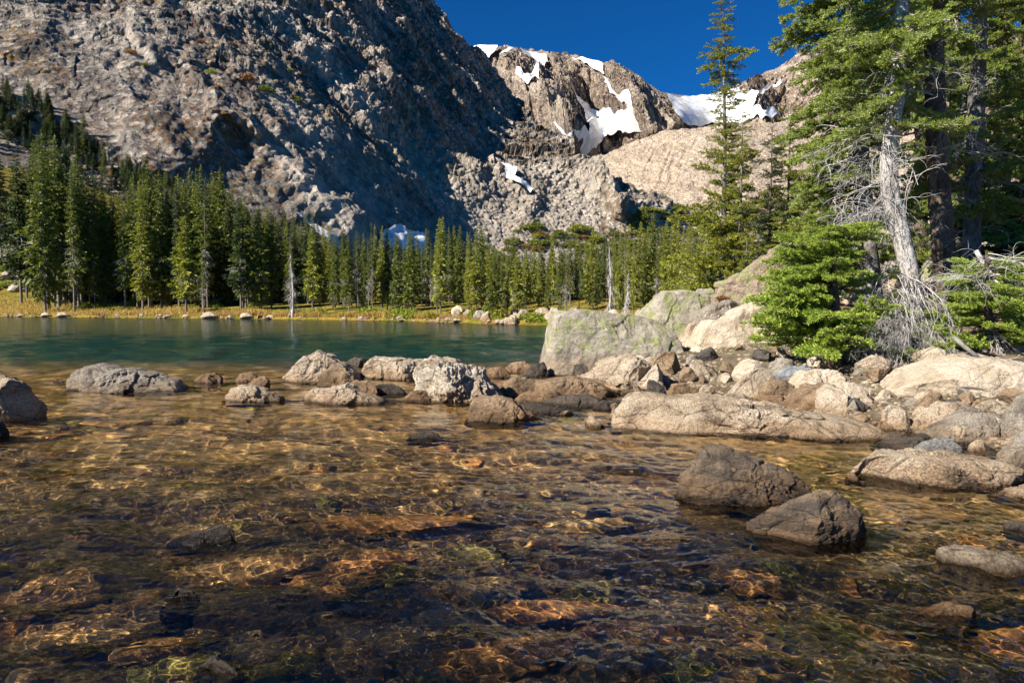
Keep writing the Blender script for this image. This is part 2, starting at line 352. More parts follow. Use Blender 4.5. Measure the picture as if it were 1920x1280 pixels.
def snow(label, sh, poly, lift, blur=10):
    PX, PY, P = sh; xs = [p[0] for p in poly]; ys = [p[1] for p in poly]
    nz = fbm(np.stack([PX*.07, PY*.07, 0*PX], -1), 4, s=77)
    m = inside(PX + 5*nz, PY + 3*fbm(np.stack([PX*.1, PY*.1, 0*PX+5], -1), 4, s=78), poly) & (np.linspace(0, 1, PX.shape[0])[:, None] < .985)
    if m.sum() < 6: return
    i, j = np.where(m); a, b, c, d = max(i.min()-12, 0), i.max()+13, max(j.min()-12, 0), j.max()+13
    Q = P[a:b, c:d].copy(); m = m[a:b, c:d]
    for _ in range(blur):
        Q[1:-1] = (Q[:-2] + Q[1:-1]*2 + Q[2:])/4; Q[:, 1:-1] = (Q[:, :-2] + Q[:, 1:-1]*2 + Q[:, 2:])/4
    n = np.array([-.1, -.97, .2]); Q = Q + n*lift
    fm = m[:-1, :-1] & m[1:, :-1] & m[:-1, 1:] & m[1:, 1:]
    if not fm.any(): return
    f = grid_faces(*m.shape, mask=fm); co, f = drop_unused(Q, f)
    o = link('snowfield', mesh('snowfield', co, f, True, [M['snow']])); tag(o, label, 'snow patch', 'snow patches on the mountains')

def DA(px, py):
    tt, e = tz(px, py); a = 1.02 - .30*sstep(480, 60, px)
    g_ = np.where(tt > -.26, 1.15*tt, -.299 + .66*(tt + .26)); d1 = -170/np.minimum(e + g_ - .45, -.10)
    d1 = d1*(1 + .10*sstep(420, 0, px))
    d2 = -258/(e + .25*tt - .75) + np.maximum(0, 322 - py)*4
    k = 26.; m = -k*np.log(np.exp(-np.minimum(d1, 2200)/k) + np.exp(-np.minimum(d2, 2200)/k))
    pw = np.stack([px/90, py/90, 0*px], -1); ox, oy = px, py; px = px + 42*fbm(pw, 4, s=61); py = py + 42*fbm(pw, 4, s=62)
    for sx in [(250, -40, 560, 300, 17, 90, 70), (60, 30, 360, 300, 13, 110, 80), (430, 60, 760, 350, 12, 60, 40), (150, -60, 300, 120, 9, 60, 40), (330, 130, 420, 260, 10, 50, 25), (20, 180, 300, 330, 9, 60, 40), (560, 330, 700, 450, 14, 70, 40), (930, 230, 1090, 320, 22, 60, 40), (940, 330, 1020, 400, 12, 50, 22),
               (1110, 335, 1180, 385, 26, 50, 18), (400, 195, 470, 275, 12, 40, 18), (1170, 372, 1250, 395, 22, 50, 16), (700, 150, 900, 330, 18, 80, 40)]:
        m = m - spur(px, py, *sx)
    return m
def dispA(P, px, py):
    n = np.array([.35, -.62, .70]); f = sstep(150, 500, P[..., 1])
    w = P + 6*np.stack([vnoise(P/35, 3), vnoise(P/35, 4), vnoise(P/35, 5)], -1)
    h = 14*fbm(w/95, 4, ridged=True, s=1) + 7*fbm(w*np.array([1, 1, .6])/34, 4, ridged=True, s=2) + 1.6*fbm(P/7, 3, s=8)
    toe = sstep(620, 980, px)*sstep(300, 420, py)
    d1, r1, o1 = cells(w/17, 5); d2, r2, _ = cells(P/5.5, 6); d3, r3, _ = cells(P/2.6, 7)
    h = h*(1 - .82*toe) + (3.6*r1 - 2.4*d1)*(1 - .6*toe)*(.35 + .65*sstep(-.15, .3, fbm(P/130, 2, s=50))) + (2.2*r2 - 1.9*d2)*(1 - .5*toe) + 1.5*(r3 - d3)*(1 - .2*toe)
    return P + n*(h*f)[..., None]
TOPA = [(-420, -420), (300, -260), (600, -130), (740, -45), (800, 0), (830, 48), (870, 95), (905, 118), (930, 150), (985, 220), (1040, 265), (1095, 308), (1118, 332), (1150, 350), (1185, 370), (1230, 375), (1262, 392), (1330, 400), (1450, 405), (1700, 420)]
shA = sheet('mountain_slope', 'dark grey rocky mountainside falling steeply to the right', M['slope'], np.linspace(-420, 1120, 1160), TOPA, [(-420, 470), (600, 540), (1120, 560)], 540, DA, dispA)
def DT(px, py): return DA(px, py) - 3
shT = sheet('talus_slope', 'pale talus and rock knolls below the moraine', M['toe'], np.linspace(1120, 2500, 700), TOPA, [(600, 550), (2500, 560)], 200, DT, dispA)
def DB(px, py):
    D = 1850 + (300 - py)*2.8 + .25*(px - 1100)
    for sx in [(905, 60, 1100, 270, 330, 150, 30), (1035, 100, 1085, 300, 240, 40, 40), (1110, 100, 1290, 250, 420, 110, 45), (1160, 115, 1240, 260, 120, 50, 18), (1390, 130, 1440, 260, 200, 60, 30), (960, 90, 1040, 190, 100, 60, 20), (1500, 80, 1560, 260, 200, 80, 40)]:
        D = D - spur(px, py, *sx)
    return D
def dispB(P, px, py):
    n = np.array([-.1, -.7, .7]); w = P + 20*np.stack([vnoise(P/90, 3), vnoise(P/90, 4), vnoise(P/90, 5)], -1); rough = 1 - .75*sstep(1215, 1270, px)*(1 - sstep(1380, 1420, px))
    d1, r1, _ = cells(w/np.array([52, 60, 90]), 5); d2, r2, _ = cells(w/np.array([18, 18, 30]), 6)
    h = 20*fbm(w/170, 4, ridged=True, s=4) + 20*fbm(w*np.array([1, 1, .55])/60, 5, ridged=True, s=2) + 26*r1 - 20*d1 + 16*r2 - 13*d2 + 7*fbm(P/13, 3, ridged=True, s=9)
    h = h*(1 - .7*sstep(.8, 1., np.linspace(0, 1, P.shape[0]))[:, None])
    return P + n*(h*rough)[..., None]
shB = sheet('far_peak', 'tan far peak with snow gullies under the blue sky', M['peak'], np.linspace(780, 2500, 1150),
            [(780, 100), (868, 97), (900, 95), (960, 91), (1000, 96), (1060, 103), (1100, 112), (1118, 122), (1150, 118), (1175, 132), (1205, 152), (1240, 175), (1290, 181), (1330, 178), (1380, 160), (1420, 142), (1470, 125), (1500, 100), (1540, 92), (1700, 70), (2500, 60)],
            [(700, 340), (2500, 340)], 280, DB, dispB)
def DM(px, py): return 900 + (350 - py)*2.6 + 40*np.sin(px*.013)
def dispM(P, px, py):
    n = np.array([-.2, -.7, .7]); gl = np.abs(fbm(np.stack([(px + .45*py)*.035, py*.006, 0*px], -1), 4, s=14))
    d2, r2, _ = cells(P/9, 6)
    return P + n*(9*fbm(P/110, 4, s=4) - 2.2*np.maximum(0, .12 - gl)/.12*sstep(245, 290, py)*sstep(1180, 1230, px)*sstep(1560, 1300, px) + 2.2*r2 - 1.6*d2 + 1.5*fbm(P/6, 3, s=2))[..., None]
shM = sheet('moraine', 'bare tan moraine hill with erosion gullies', M['moraine'], np.linspace(1060, 2500, 700),
            [(1060, 330), (1095, 312), (1130, 291), (1180, 269), (1250, 247), (1330, 236), (1400, 230), (1480, 226), (1600, 222), (2500, 215)], [(1060, 440), (2500, 470)], 230, DM, dispM)
for label, sh, lift, poly in [
    ('snow patch at the left end of the far ridge beside the dark slope', shB, 26, [(860, 96), (938, 97), (930, 116), (918, 131), (898, 116)]),
    ('small snow streak just under the far ridge right of the leftmost snow patch', shB, 26, [(938, 120), (955, 102), (976, 106), (962, 114)]),
    ('snow chute dropping from the far ridge towards the dark cliff', shB, 26, [(976, 102), (1000, 107), (1026, 113), (1032, 140), (1022, 150), (1008, 138), (990, 122)]),
    ('isolated round snow patch high on the tan face of the far peak', shB, 26, [(968, 152), (1012, 152), (1010, 168), (985, 183), (970, 176)]),
    ('thin snow streak below the second summit of the far ridge', shB, 24, [(1070, 114), (1100, 122), (1130, 128), (1134, 152), (1118, 146), (1090, 130)]),
    ('large snowfield filling the gully that runs down to the moraine', shB, 34, [(1066, 188), (1080, 197), (1112, 222), (1138, 232), (1180, 226), (1204, 264), (1170, 268), (1120, 296), (1095, 318), (1036, 258), (1052, 265), (1088, 278), (1104, 258), (1092, 218)]),
    ('narrow snow couloir above the large gully snowfield', shB, 30, [(1124, 158), (1140, 172), (1156, 192), (1176, 205), (1192, 240), (1178, 232), (1166, 212), (1140, 192)]),
    ('broad snowfield in the saddle right of the far peak', shB, 30, [(1246, 192), (1330, 187), (1380, 170), (1390, 190), (1416, 192), (1402, 226), (1480, 226), (1480, 240), (1330, 244), (1284, 250), (1266, 226)]),
    ('thin diagonal snow strip on the right-hand ridge above the saddle', shB, 26, [(1412, 192), (1458, 164), (1460, 170), (1424, 194)]),
    ('small snow streak in the rocks at the foot of the dark slope', shA, 5, [(936, 306), (956, 324), (972, 332), (966, 340), (1004, 362), (996, 366), (948, 338)]),
    ('snow patch showing between spruce tops below the cliffs', shA, 5, [(722, 448), (752, 432), (772, 444), (800, 449), (806, 486), (712, 484)]),
    ('narrow snow strip on the talus behind the spruce tops', shA, 5, [(556, 410), (580, 424), (604, 440), (640, 462), (652, 482), (622, 474), (590, 442)])]:
    snow(label, sh, poly, lift)

# ------------------------------------------------------------ boulders
def ico(n):
    t = (1 + 5**.5)/2
    v = np.array([(-1, t, 0), (1, t, 0), (-1, -t, 0), (1, -t, 0), (0, -1, t), (0, 1, t), (0, -1, -t), (0, 1, -t), (t, 0, -1), (t, 0, 1), (-t, 0, -1), (-t, 0, 1)], float)
    v /= np.linalg.norm(v[0])
    f = np.array([(0,11,5),(0,5,1),(0,1,7),(0,7,10),(0,10,11),(1,5,9),(5,11,4),(11,10,2),(10,7,6),(7,1,8),(3,9,4),(3,4,2),(3,2,6),(3,6,8),(3,8,9),(4,9,5),(2,4,11),(6,2,10),(8,6,7),(9,8,1)])
    for _ in range(n):
        e = np.sort(np.concatenate([f[:, [0, 1]], f[:, [1, 2]], f[:, [2, 0]]]), 1); u, inv = np.unique(e, axis=0, return_inverse=True); inv = inv.ravel()
        m = v[u[:, 0]] + v[u[:, 1]]; m /= np.linalg.norm(m, axis=1, keepdims=True); k = len(v) + inv.reshape(3, -1).T; v = np.concatenate([v, m])
        f = np.concatenate([np.stack([f[:, 0], k[:, 0], k[:, 2]], 1), np.stack([f[:, 1], k[:, 1], k[:, 0]], 1), np.stack([f[:, 2], k[:, 2], k[:, 1]], 1), k])
    return v, f
ICO = {n: ico(n) for n in (2, 3, 4, 5, 6)}
def shape_stone(V, size, rg, facets, rough, seed, front=1.):
    """flatten facets, then roughen. V is in metres around the stone's middle, size is a typical half width"""
    for _ in range(facets):
        n = rg.normal(size=3)
        if front and rg.random() < .8: n = np.array([rg.normal(0, .55), -1., rg.normal(.25, .5)])
        else: n[2] = abs(n[2])*.8 if rg.random() < .7 else n[2]
        n /= np.linalg.norm(n); s = V @ n; c = s.max()*rg.uniform(.52, .80); over = np.maximum(0, s - c)
        V = V - n*(over*.97)[:, None]
    q = V/size + seed*7.3
    g = V/np.maximum(np.linalg.norm(V, axis=1, keepdims=True), 1e-6)
    d, r, _ = cells(q*2.1 + .25*np.stack([vnoise(q*2, 1), vnoise(q*2, 2), vnoise(q*2, 3)], -1), int(seed) % 97)
    d2, r2, _ = cells(q*5.2 + .2*np.stack([vnoise(q*4, 1), vnoise(q*4, 2), vnoise(q*4, 3)], -1), 31 + int(seed) % 89)
    h = .05*fbm(q*1.3, 3, s=int(seed)) + .06*fbm(q*3.1, 4, ridged=True, s=3) + .15*(r - .5) - .07*(d - .4) + .045*(r2 - .5) - .03*d2 + .028*fbm(q*11, 3, ridged=True, s=6)
    return V + g*(h*size*rough)[:, None]
def hull_radius(pts, ang):
    """distance from the origin to a closed outline, by bearing"""
    p = np.array(pts); out = np.full(ang.shape, 1e-3); c, s_ = np.cos(ang), np.sin(ang)
    for k in range(len(p)):
        a, b = p[k], p[(k+1) % len(p)]; ex, ey = b - a; den = c*ey - s_*ex
        den = np.where(np.abs(den) < 1e-9, 1e-9, den); tt = (a[0]*ey - a[1]*ex)/den; u = (a[0]*s_ - a[1]*c)/den
        ok = (tt > 0) & (u >= -1e-6) & (u <= 1+1e-6); out = np.where(ok, np.maximum(out, tt), out)
    return out
ROCKS = []
def boulder(label, outline, base, mat, depth=None, D=None, below=.3, facets=5, rough=1., n=5, name='boulder', cat='boulder', group=None, box=.72, yaw=0.):
    """outline: the stone's upper silhouette in the photograph, left to right; base: the pixel row where its near foot meets water or ground"""
    xs = [p[0] for p in outline]; mx = (min(xs) + max(xs))/2
    if D is None:
        D = float(H/((base - 568)/F)) if base > 600 and float(on_z(mx, base)[1]) < 60 else hit(mx, base, bank_z)
        if shore_dist(np.array(float(at(mx, base, D)[0])), np.array(D)) > .3: D = hit(mx, base, bank_z)
    w = (max(xs) - min(xs))*D/F; depth = depth or w*.62; Yc = D + depth*.42
    P = at([p[0] for p in outline], [p[1] for p in outline], Yc); foot = float(at(mx, base, D)[2]) - below
    cx = (P[:, 0].min() + P[:, 0].max())/2; top = P[:, 2].max(); cz = max(foot*.5 + top*.5, min(foot + .35*(top - foot), P[0, 2], P[-1, 2])) if top - foot > 0 else foot
    cz = min(cz, (P[0, 2] + P[-1, 2])/2 + .05*(top-foot)); cz = max(cz, foot + .2*(top-foot))
    loc = np.array([cx, Yc, cz]); pts = [(x - cx, z - cz) for x, _, z in P]
    l, r_ = pts[0], pts[-1]; pts = pts[::-1] + [(l[0]*1.03, foot - cz + .3*(l[1]-foot+cz)), (l[0]*.85, foot - cz), (r_[0]*.85, foot - cz), (r_[0]*1.03, foot - cz + .3*(r_[1]-foot+cz))]
    v, f = ICO[n]; dx, dy, dz = v.T; ss = np.hypot(dx, dz); ang = np.arctan2(dz, dx)
    ga = np.linspace(-math.pi, math.pi, 721); gr = hull_radius(pts, ga); kk = np.ones(5)/5; gs = np.convolve(np.concatenate([gr[-3:-1], gr, gr[1:3]]), kk, 'valid'); gr = gs
    Rr = np.interp(ang, ga, gr); rad = Rr*ss**box; V = np.stack([rad*np.cos(ang), depth*.5*np.sign(dy)*np.abs(dy)**box, rad*np.sin(ang)], -1)
    seed = len(ROCKS)*1.37 + 3; rg = np.random.default_rng(len(ROCKS) + 100)
    sz = .5*(w*max(top - foot, .1)*depth)**(1/3)
    V0 = V.copy(); V = shape_stone(V, sz, rg, facets, rough*.9, seed)
    V = V0 + (V - V0)*(.55 + .45*np.minimum(1, np.abs(dy)*2.6))[:, None]
    if yaw:
        c, s_ = math.cos(yaw), math.sin(yaw); V = np.stack([V[:, 0]*c - V[:, 1]*s_, V[:, 0]*s_ + V[:, 1]*c, V[:, 2]], -1)
    o = link(name, mesh(name, V, f[:, ::1], True, [M[mat]]), None, tuple(loc)); tag(o, label, cat, group); o.cycles.is_caustics_receiver = True
    ROCKS.append((o, cx, D, w)); return o
LAKE = 'boulders standing in the shallow water'; BANK = 'boulders heaped along the right bank'
B = boulder
B('pale-topped brown rock cut off by the left edge of the photo', [(-70, 740), (-50, 705), (0, 703), (25, 708), (50, 713), (62, 735), (66, 760), (71, 778)], 798, 'tan', depth=.8, group=LAKE)
B('small black wet rock at the foot of the pale rock on the left edge', [(-40, 800), (-15, 786), (5, 790), (22, 806)], 822, 'dark', group=LAKE, n=4)
B('long humped grey-brown boulder lying alone in the water on the left', [(118, 716), (136, 698), (160, 688), (188, 683), (215, 692), (258, 692), (300, 703), (328, 715), (350, 733)], 737, 'grey', depth=1.3, facets=3, n=6, group=LAKE)
B('tiny dark stone tip just left of the long humped boulder', [(101, 713), (110, 708), (119, 715)], 717, 'brown', n=3, group=LAKE)
B('low rust-brown rock between the long humped boulder and the pair of small stones', [(363, 713), (380, 700), (406, 699), (417, 705), (416, 714)], 719, 'brown', n=4, group=LAKE)
B('flat brown stone, left one of the touching pair in the left water', [(437, 712), (450, 701), (474, 698), (482, 708), (476, 715)], 718, 'brown', n=4, group=LAKE)
B('dark angular stone, right one of the touching pair in the left water', [(466, 718), (480, 702), (495, 701), (504, 714), (504, 724)], 729, 'brown', n=4, group=LAKE)
B('rough tan rock in front of the touching pair of small stones', [(420, 740), (436, 728), (464, 722), (490, 730), (514, 737), (526, 747)], 757, 'tan', depth=.7, rough=1.4, group=LAKE)
B('peaked brown boulder with a rounded stone against its right front', [(535, 706), (555, 688), (575, 668), (592, 659), (615, 667), (645, 681), (670, 702)], 719, 'tan', depth=1.4, n=6, group=LAKE)
B('rounded dark brown stone leaning on the peaked boulder', [(597, 716), (605, 697), (624, 687), (648, 690), (664, 705), (672, 722)], 727, 'brown', group=LAKE)
B('long flat tan slab slanting into the water before the rounded stone', [(565, 740), (585, 730), (618, 728), (648, 721), (678, 735), (700, 742), (720, 752)], 759, 'tan', depth=.8, facets=3, group=LAKE)
B('dark brown lump behind the right end of the long flat tan slab', [(648, 726), (664, 714), (690, 713), (705, 724), (709, 738)], 744, 'brown', group=LAKE, n=4)
B('small dark stone showing in the gap right behind the peaked boulder', [(648, 680), (664, 669), (680, 671), (690, 682)], 689, 'dark', group=LAKE, n=4)
B('smooth brown boulder with a flat sloping top left of the white boulder', [(672, 702), (686, 684), (702, 670), (742, 672), (790, 674), (806, 688), (808, 704)], 713, 'tan', depth=1.2, n=6, group=LAKE)
B('tan rock crest peeping over the white boulder', [(795, 684), (810, 673), (840, 670), (862, 674), (872, 686)], 694, 'tan', group=LAKE, n=4)
B('low dark rocks awash between the smooth brown boulder and the flat slab', [(690, 736), (706, 722), (730, 720), (748, 724), (762, 736)], 741, 'dark', group=LAKE, n=4)
B('brown ledge stone sticking out under the left foot of the white boulder', [(752, 740), (775, 730), (800, 732), (818, 748)], 754, 'brown', group=LAKE, n=4)
B('big pitted white-topped boulder in the middle of the rock row', [(773, 716), (771, 690), (786, 680), (815, 677), (850, 681), (882, 684), (904, 694), (910, 712), (926, 732), (938, 744)], 758, 'white', depth=1.1, rough=2.3, facets=4, n=6, group=LAKE)
B('blocky brown rock with a black right side before the white boulder', [(876, 780), (880, 760), (888, 745), (928, 741), (958, 748), (985, 768), (1010, 782), (1026, 792)], 796, 'brown', depth=.7, facets=7, n=6, group=LAKE)
B('flat dark tongue of rock trailing right behind the blocky brown rock', [(950, 756), (998, 757), (1050, 766), (1086, 774)], 778, 'dark', depth=.8, group=LAKE)
B('rounded olive-brown rock just right of the white boulder', [(930, 738), (944, 716), (970, 706), (1000, 711), (1022, 728)], 747, 'brown', group=LAKE)
B('low smooth brown rock in front of the rounded olive-brown rock', [(964, 748), (984, 735), (1040, 733), (1062, 748)], 757, 'brown', group=LAKE, n=4)
B('broad flat brown slab behind the low smooth rock', [(1000, 716), (1058, 707), (1110, 713), (1156, 736)], 750, 'brown', depth=1.2, facets=3, group=LAKE)
B('dark wrinkled slab at the waterline below the broad flat slab', [(1018, 754), (1060, 742), (1100, 740), (1138, 752)], 764, 'dark', group=LAKE)
B('low black rock touching the left tip of the long pale boulder', [(1112, 764), (1128, 752), (1160, 750), (1180, 762)], 771, 'dark', group=LAKE, n=4)
B('lumpy dark brown rock left of the small round stones by the big lichen boulder', [(903, 702), (920, 690), (945, 688), (956, 702)], 709, 'brown', group=LAKE, n=4)
B('uneven brown rock between the lumpy dark rock and the lichen boulder', [(942, 692), (958, 680), (985, 677), (1003, 691)], 701, 'brown', group=LAKE, n=4)
B('dark pointed stone at the left foot of the big lichen boulder', [(982, 700), (998, 682), (1020, 680), (1029, 697)], 707, 'dark', group=LAKE, n=4)
B('upright dark stone between the lichen boulder and the domed tan boulder', [(1072, 700), (1076, 684), (1092, 681), (1106, 690), (1104, 704)], 709, 'dark', group=LAKE, n=4)
B('black rock tip just breaking the water below the white boulder', [(762, 822), (790, 808), (820, 811), (832, 821)], 826, 'dark', group=LAKE, n=4)
B('big dark banded rock standing in the right foreground water', [(1276, 908), (1286, 884), (1302, 877), (1312, 850), (1332, 832), (1360, 832), (1388, 848), (1410, 862), (1436, 872), (1468, 869), (1498, 888), (1528, 908), (1546, 928)], 957, 'banded', depth=.7, facets=8, rough=1.1, n=6, box=.9, group=LAKE)
B('pointed grey-brown rock in front of the big dark banded rock', [(1404, 990), (1440, 962), (1478, 930), (1530, 919), (1578, 926), (1610, 958), (1638, 995)], 1046, 'banded', depth=.75, facets=11, rough=.8, n=6, box=1.05, group=LAKE)
B('smooth pale grey slab cut off by the right edge low in the photo', [(1764, 1032), (1796, 1022), (1840, 1030), (1900, 1043), (1990, 1062)], 1082, 'grey', depth=.3, facets=2, rough=.7, group=LAKE)
B('small dark stone at the right edge above the smooth grey slab', [(1878, 992), (1900, 980), (1960, 978)], 1008, 'dark', group=LAKE, n=4)
B('rusty wet rock tip in the lower right water', [(1700, 1172), (1740, 1147), (1780, 1133), (1815, 1134), (1838, 1156)], 1178, 'brown', depth=.25, group=LAKE)
B('long low black wet rock slanting in the left foreground water', [(318, 1020), (360, 1000), (415, 984), (446, 988)], 1018, 'dark', depth=.2, rough=.9, facets=2, below=.2, group=LAKE)
B('small knobbly dark rock tip in the lower left water', [(308, 1124), (334, 1104), (358, 1107), (372, 1128)], 1137, 'dark', rough=1.4, group=LAKE)
B('dark rock just under the surface at the bottom of the photo', [(360, 1250), (388, 1232), (420, 1240), (450, 1262)], 1290, 'dark', group=LAKE)
B('tiny black stone awash in the middle of the foreground', [(1100, 962), (1122, 954), (1146, 961)], 966, 'dark', n=3, group=LAKE)
# the right bank
B('huge flat-faced boulder with yellow-green lichen at the water edge', [(1012, 690), (1016, 668), (1024, 628), (1034, 590), (1050, 581), (1090, 580), (1150, 588), (1185, 590), (1225, 600), (1258, 626), (1280, 668)], 692, 'lichen', depth=2.2, facets=3, rough=.5, n=6, box=.5, group=BANK)
B('domed lichen-covered boulder behind the huge flat-faced one', [(1160, 640), (1185, 600), (1225, 562), (1245, 546), (1285, 545), (1325, 553), (1352, 590), (1350, 640)], 655, 'lichen', D=18.2, depth=2.4, facets=3, rough=.5, n=6, group=BANK)
B('small rounded grey boulder top behind the domed lichen boulder', [(1292, 560), (1308, 542), (1334, 541), (1350, 558)], 580, 'lichen', D=20, facets=2, group=BANK)
B('grey overhanging slab perched on the pale boulders', [(1281, 604), (1300, 588), (1335, 573), (1368, 562), (1398, 572), (1392, 592), (1350, 606)], 612, 'grey', D=16.4, depth=1.6, below=-.02, facets=6, group=BANK)
B('brown wedge boulder under the perched grey slab', [(1262, 668), (1276, 636), (1296, 606), (1324, 604), (1330, 640)], 668, 'tan', D=16.0, depth=1., group=BANK)
B('very large smooth pale boulder rising right to the fir branches', [(1278, 680), (1292, 645), (1312, 612), (1322, 598), (1346, 603), (1380, 580), (1440, 556), (1500, 570), (1570, 620), (1620, 690)], 705, 'pale', D=14.6, depth=3., facets=4, rough=.55, n=6, below=.5, group=BANK)
B('long lichen-spotted slab slanting up from the perched slab to the firs', [(1338, 556), (1350, 530), (1368, 525), (1400, 505), (1432, 480), (1478, 452), (1500, 440), (1508, 456), (1490, 520), (1440, 575)], 590, 'lichen_brown', D=17.2, depth=1.6, facets=5, n=6, group=BANK)
B('domed tan boulder with a sparkling rough face', [(1076, 712), (1110, 690), (1150, 668), (1188, 665), (1228, 688), (1256, 718), (1262, 738)], 737, 'tan', depth=1.2, facets=4, rough=1.2, n=6, group=BANK)
B('brown rock between the domed tan boulder and the pale wall', [(1218, 690), (1228, 670), (1246, 659), (1266, 660), (1280, 684)], 702, 'brown', group=BANK)
B('sharp-edged wedge boulder with a lit left face', [(1366, 740), (1395, 706), (1430, 682), (1452, 692), (1464, 708), (1452, 734)], 746, 'tan', facets=8, rough=.5, group=BANK)
B('rounded red-brown stone right of the sharp wedge boulder', [(1424, 730), (1434, 716), (1470, 712), (1486, 722), (1484, 742)], 747, 'brown', facets=2, group=BANK)
B('mottled pale boulder above the two-tone rounded one', [(1478, 726), (1500, 698), (1548, 689), (1576, 698), (1590, 722)], 736, 'pale', rough=1.2, group=BANK)
B('two-tone rounded boulder, tan above and dark at right', [(1478, 752), (1484, 732), (1520, 720), (1566, 722), (1600, 750)], 770, 'brown', facets=5, group=BANK)
B('dark smooth rock behind the right part of the long pale boulder', [(1552, 772), (1574, 750), (1608, 747), (1638, 770)], 788, 'dark', facets=3, group=BANK)
B('blue-grey stone under the fir boughs', [(1458, 700), (1480, 686), (1520, 686), (1530, 700)], 712, 'bluegrey', group=BANK, n=4)
B('angular tan slab at the foot of the smooth pale boulder', [(1284, 706), (1300, 676), (1322, 676), (1348, 694), (1352, 708)], 716, 'tan', facets=8, group=BANK)
B('dark upright wedge below the domed tan boulder', [(1206, 748), (1214, 716), (1228, 704), (1246, 734), (1252, 752)], 755, 'dark', facets=7, group=BANK)
B('brown lump right of the dark upright wedge', [(1248, 740), (1262, 722), (1290, 716), (1312, 738)], 750, 'brown', group=BANK)
B('small tan pyramid stone behind the long pale boulder', [(1300, 752), (1320, 722), (1334, 724), (1350, 750)], 756, 'tan', facets=6, group=BANK, n=4)
B('flat grey stone beside the small tan pyramid stone', [(1346, 754), (1360, 739), (1392, 736), (1404, 752)], 760, 'grey', facets=5, group=BANK, n=4)
B('low dark block between the pyramid stone and the two-tone boulder', [(1408, 760), (1416, 742), (1460, 740), (1482, 756)], 766, 'brown', facets=5, group=BANK, n=4)
B('longest pale tan boulder lying along the near water edge', [(1150, 800), (1158, 772), (1176, 745), (1188, 738), (1204, 744), (1222, 741), (1262, 749), (1320, 743), (1382, 752), (1440, 762), (1500, 770), (1560, 778), (1612, 790), (1650, 806)], 822, 'tan', depth=1.1, facets=3, rough=1.1, n=6, box=.62, yaw=-.12, group=BANK)
B('large smooth grey-white boulder under the drooping dead twigs', [(1655, 752), (1670, 722), (1712, 694), (1776, 668), (1830, 664), (1890, 674), (1950, 690), (1960, 725), (1900, 744)], 780, 'pale', depth=1.8, D=9.4, facets=2, rough=.45, n=6, group=BANK)
B('orange-tan upright stone in the gap by the grey-white boulder', [(1655, 795), (1656, 768), (1670, 757), (1690, 758), (1706, 778), (1712, 802)], 812, 'tan', facets=6, group=BANK)
B('small brown stone left of the orange-tan upright one', [(1638, 802), (1652, 780), (1668, 778), (1680, 800)], 811, 'brown', group=BANK, n=4)
B('pitted tan rock leaning behind the smooth grey dome', [(1700, 812), (1718, 782), (1758, 760), (1806, 752), (1832, 772)], 806, 'tan', rough=1.3, group=BANK)
B('smooth grey-tan dome boulder on the right bank', [(1692, 826), (1738, 790), (1806, 767), (1858, 774), (1884, 798), (1888, 826)], 832, 'grey', depth=.9, facets=3, n=6, group=BANK)
B('low wet black rock in the pool before the dome boulder', [(1638, 842), (1678, 822), (1738, 819), (1768, 838)], 848, 'dark', facets=4, group=BANK)
B('dark grey block touching the low wet black rock', [(1710, 848), (1738, 827), (1782, 821), (1802, 846)], 861, 'bluegrey', facets=7, group=BANK)
B('loaf-shaped slab, pale left and grey right, at the right water edge', [(1574, 888), (1588, 868), (1604, 856), (1650, 846), (1700, 850), (1790, 855), (1870, 862), (1900, 874), (1910, 900)], 914, 'tan', depth=.7, facets=3, rough=.9, n=6, box=.55, group=BANK)
B('big rounded grey boulder cut by the right edge behind the loaf-shaped slab', [(1855, 862), (1880, 830), (1905, 810), (1960, 792), (1990, 830)], 880, 'grey', facets=4, group=BANK)
B('tall tan-edged boulder cut by the right edge above the rounded grey one', [(1888, 800), (1896, 768), (1912, 745), (1950, 730), (1990, 780)], 826, 'grey', facets=5, group=BANK)
B('low tan slab at the right edge under the loaf-shaped slab', [(1862, 934), (1898, 918), (1960, 908), (1990, 930)], 942, 'tan', facets=3, group=BANK)
B('lichened boulder between the trunks on the right slope', [(1740, 520), (1770, 440), (1810, 425), (1848, 450), (1860, 520)], 540, 'lichen', D=19, depth=2, facets=6, group=BANK)
B('pale boulder cut by the right edge high on the slope', [(1850, 420), (1880, 370), (1920, 342), (1990, 330), (2020, 400)], 430, 'lichen', D=25, facets=5, group=BANK)
B('yellow-lichened boulder at the right edge below the pale one', [(1874, 470), (1890, 425), (1930, 410), (1990, 430)], 490, 'lichen', D=20, facets=4, group=BANK)
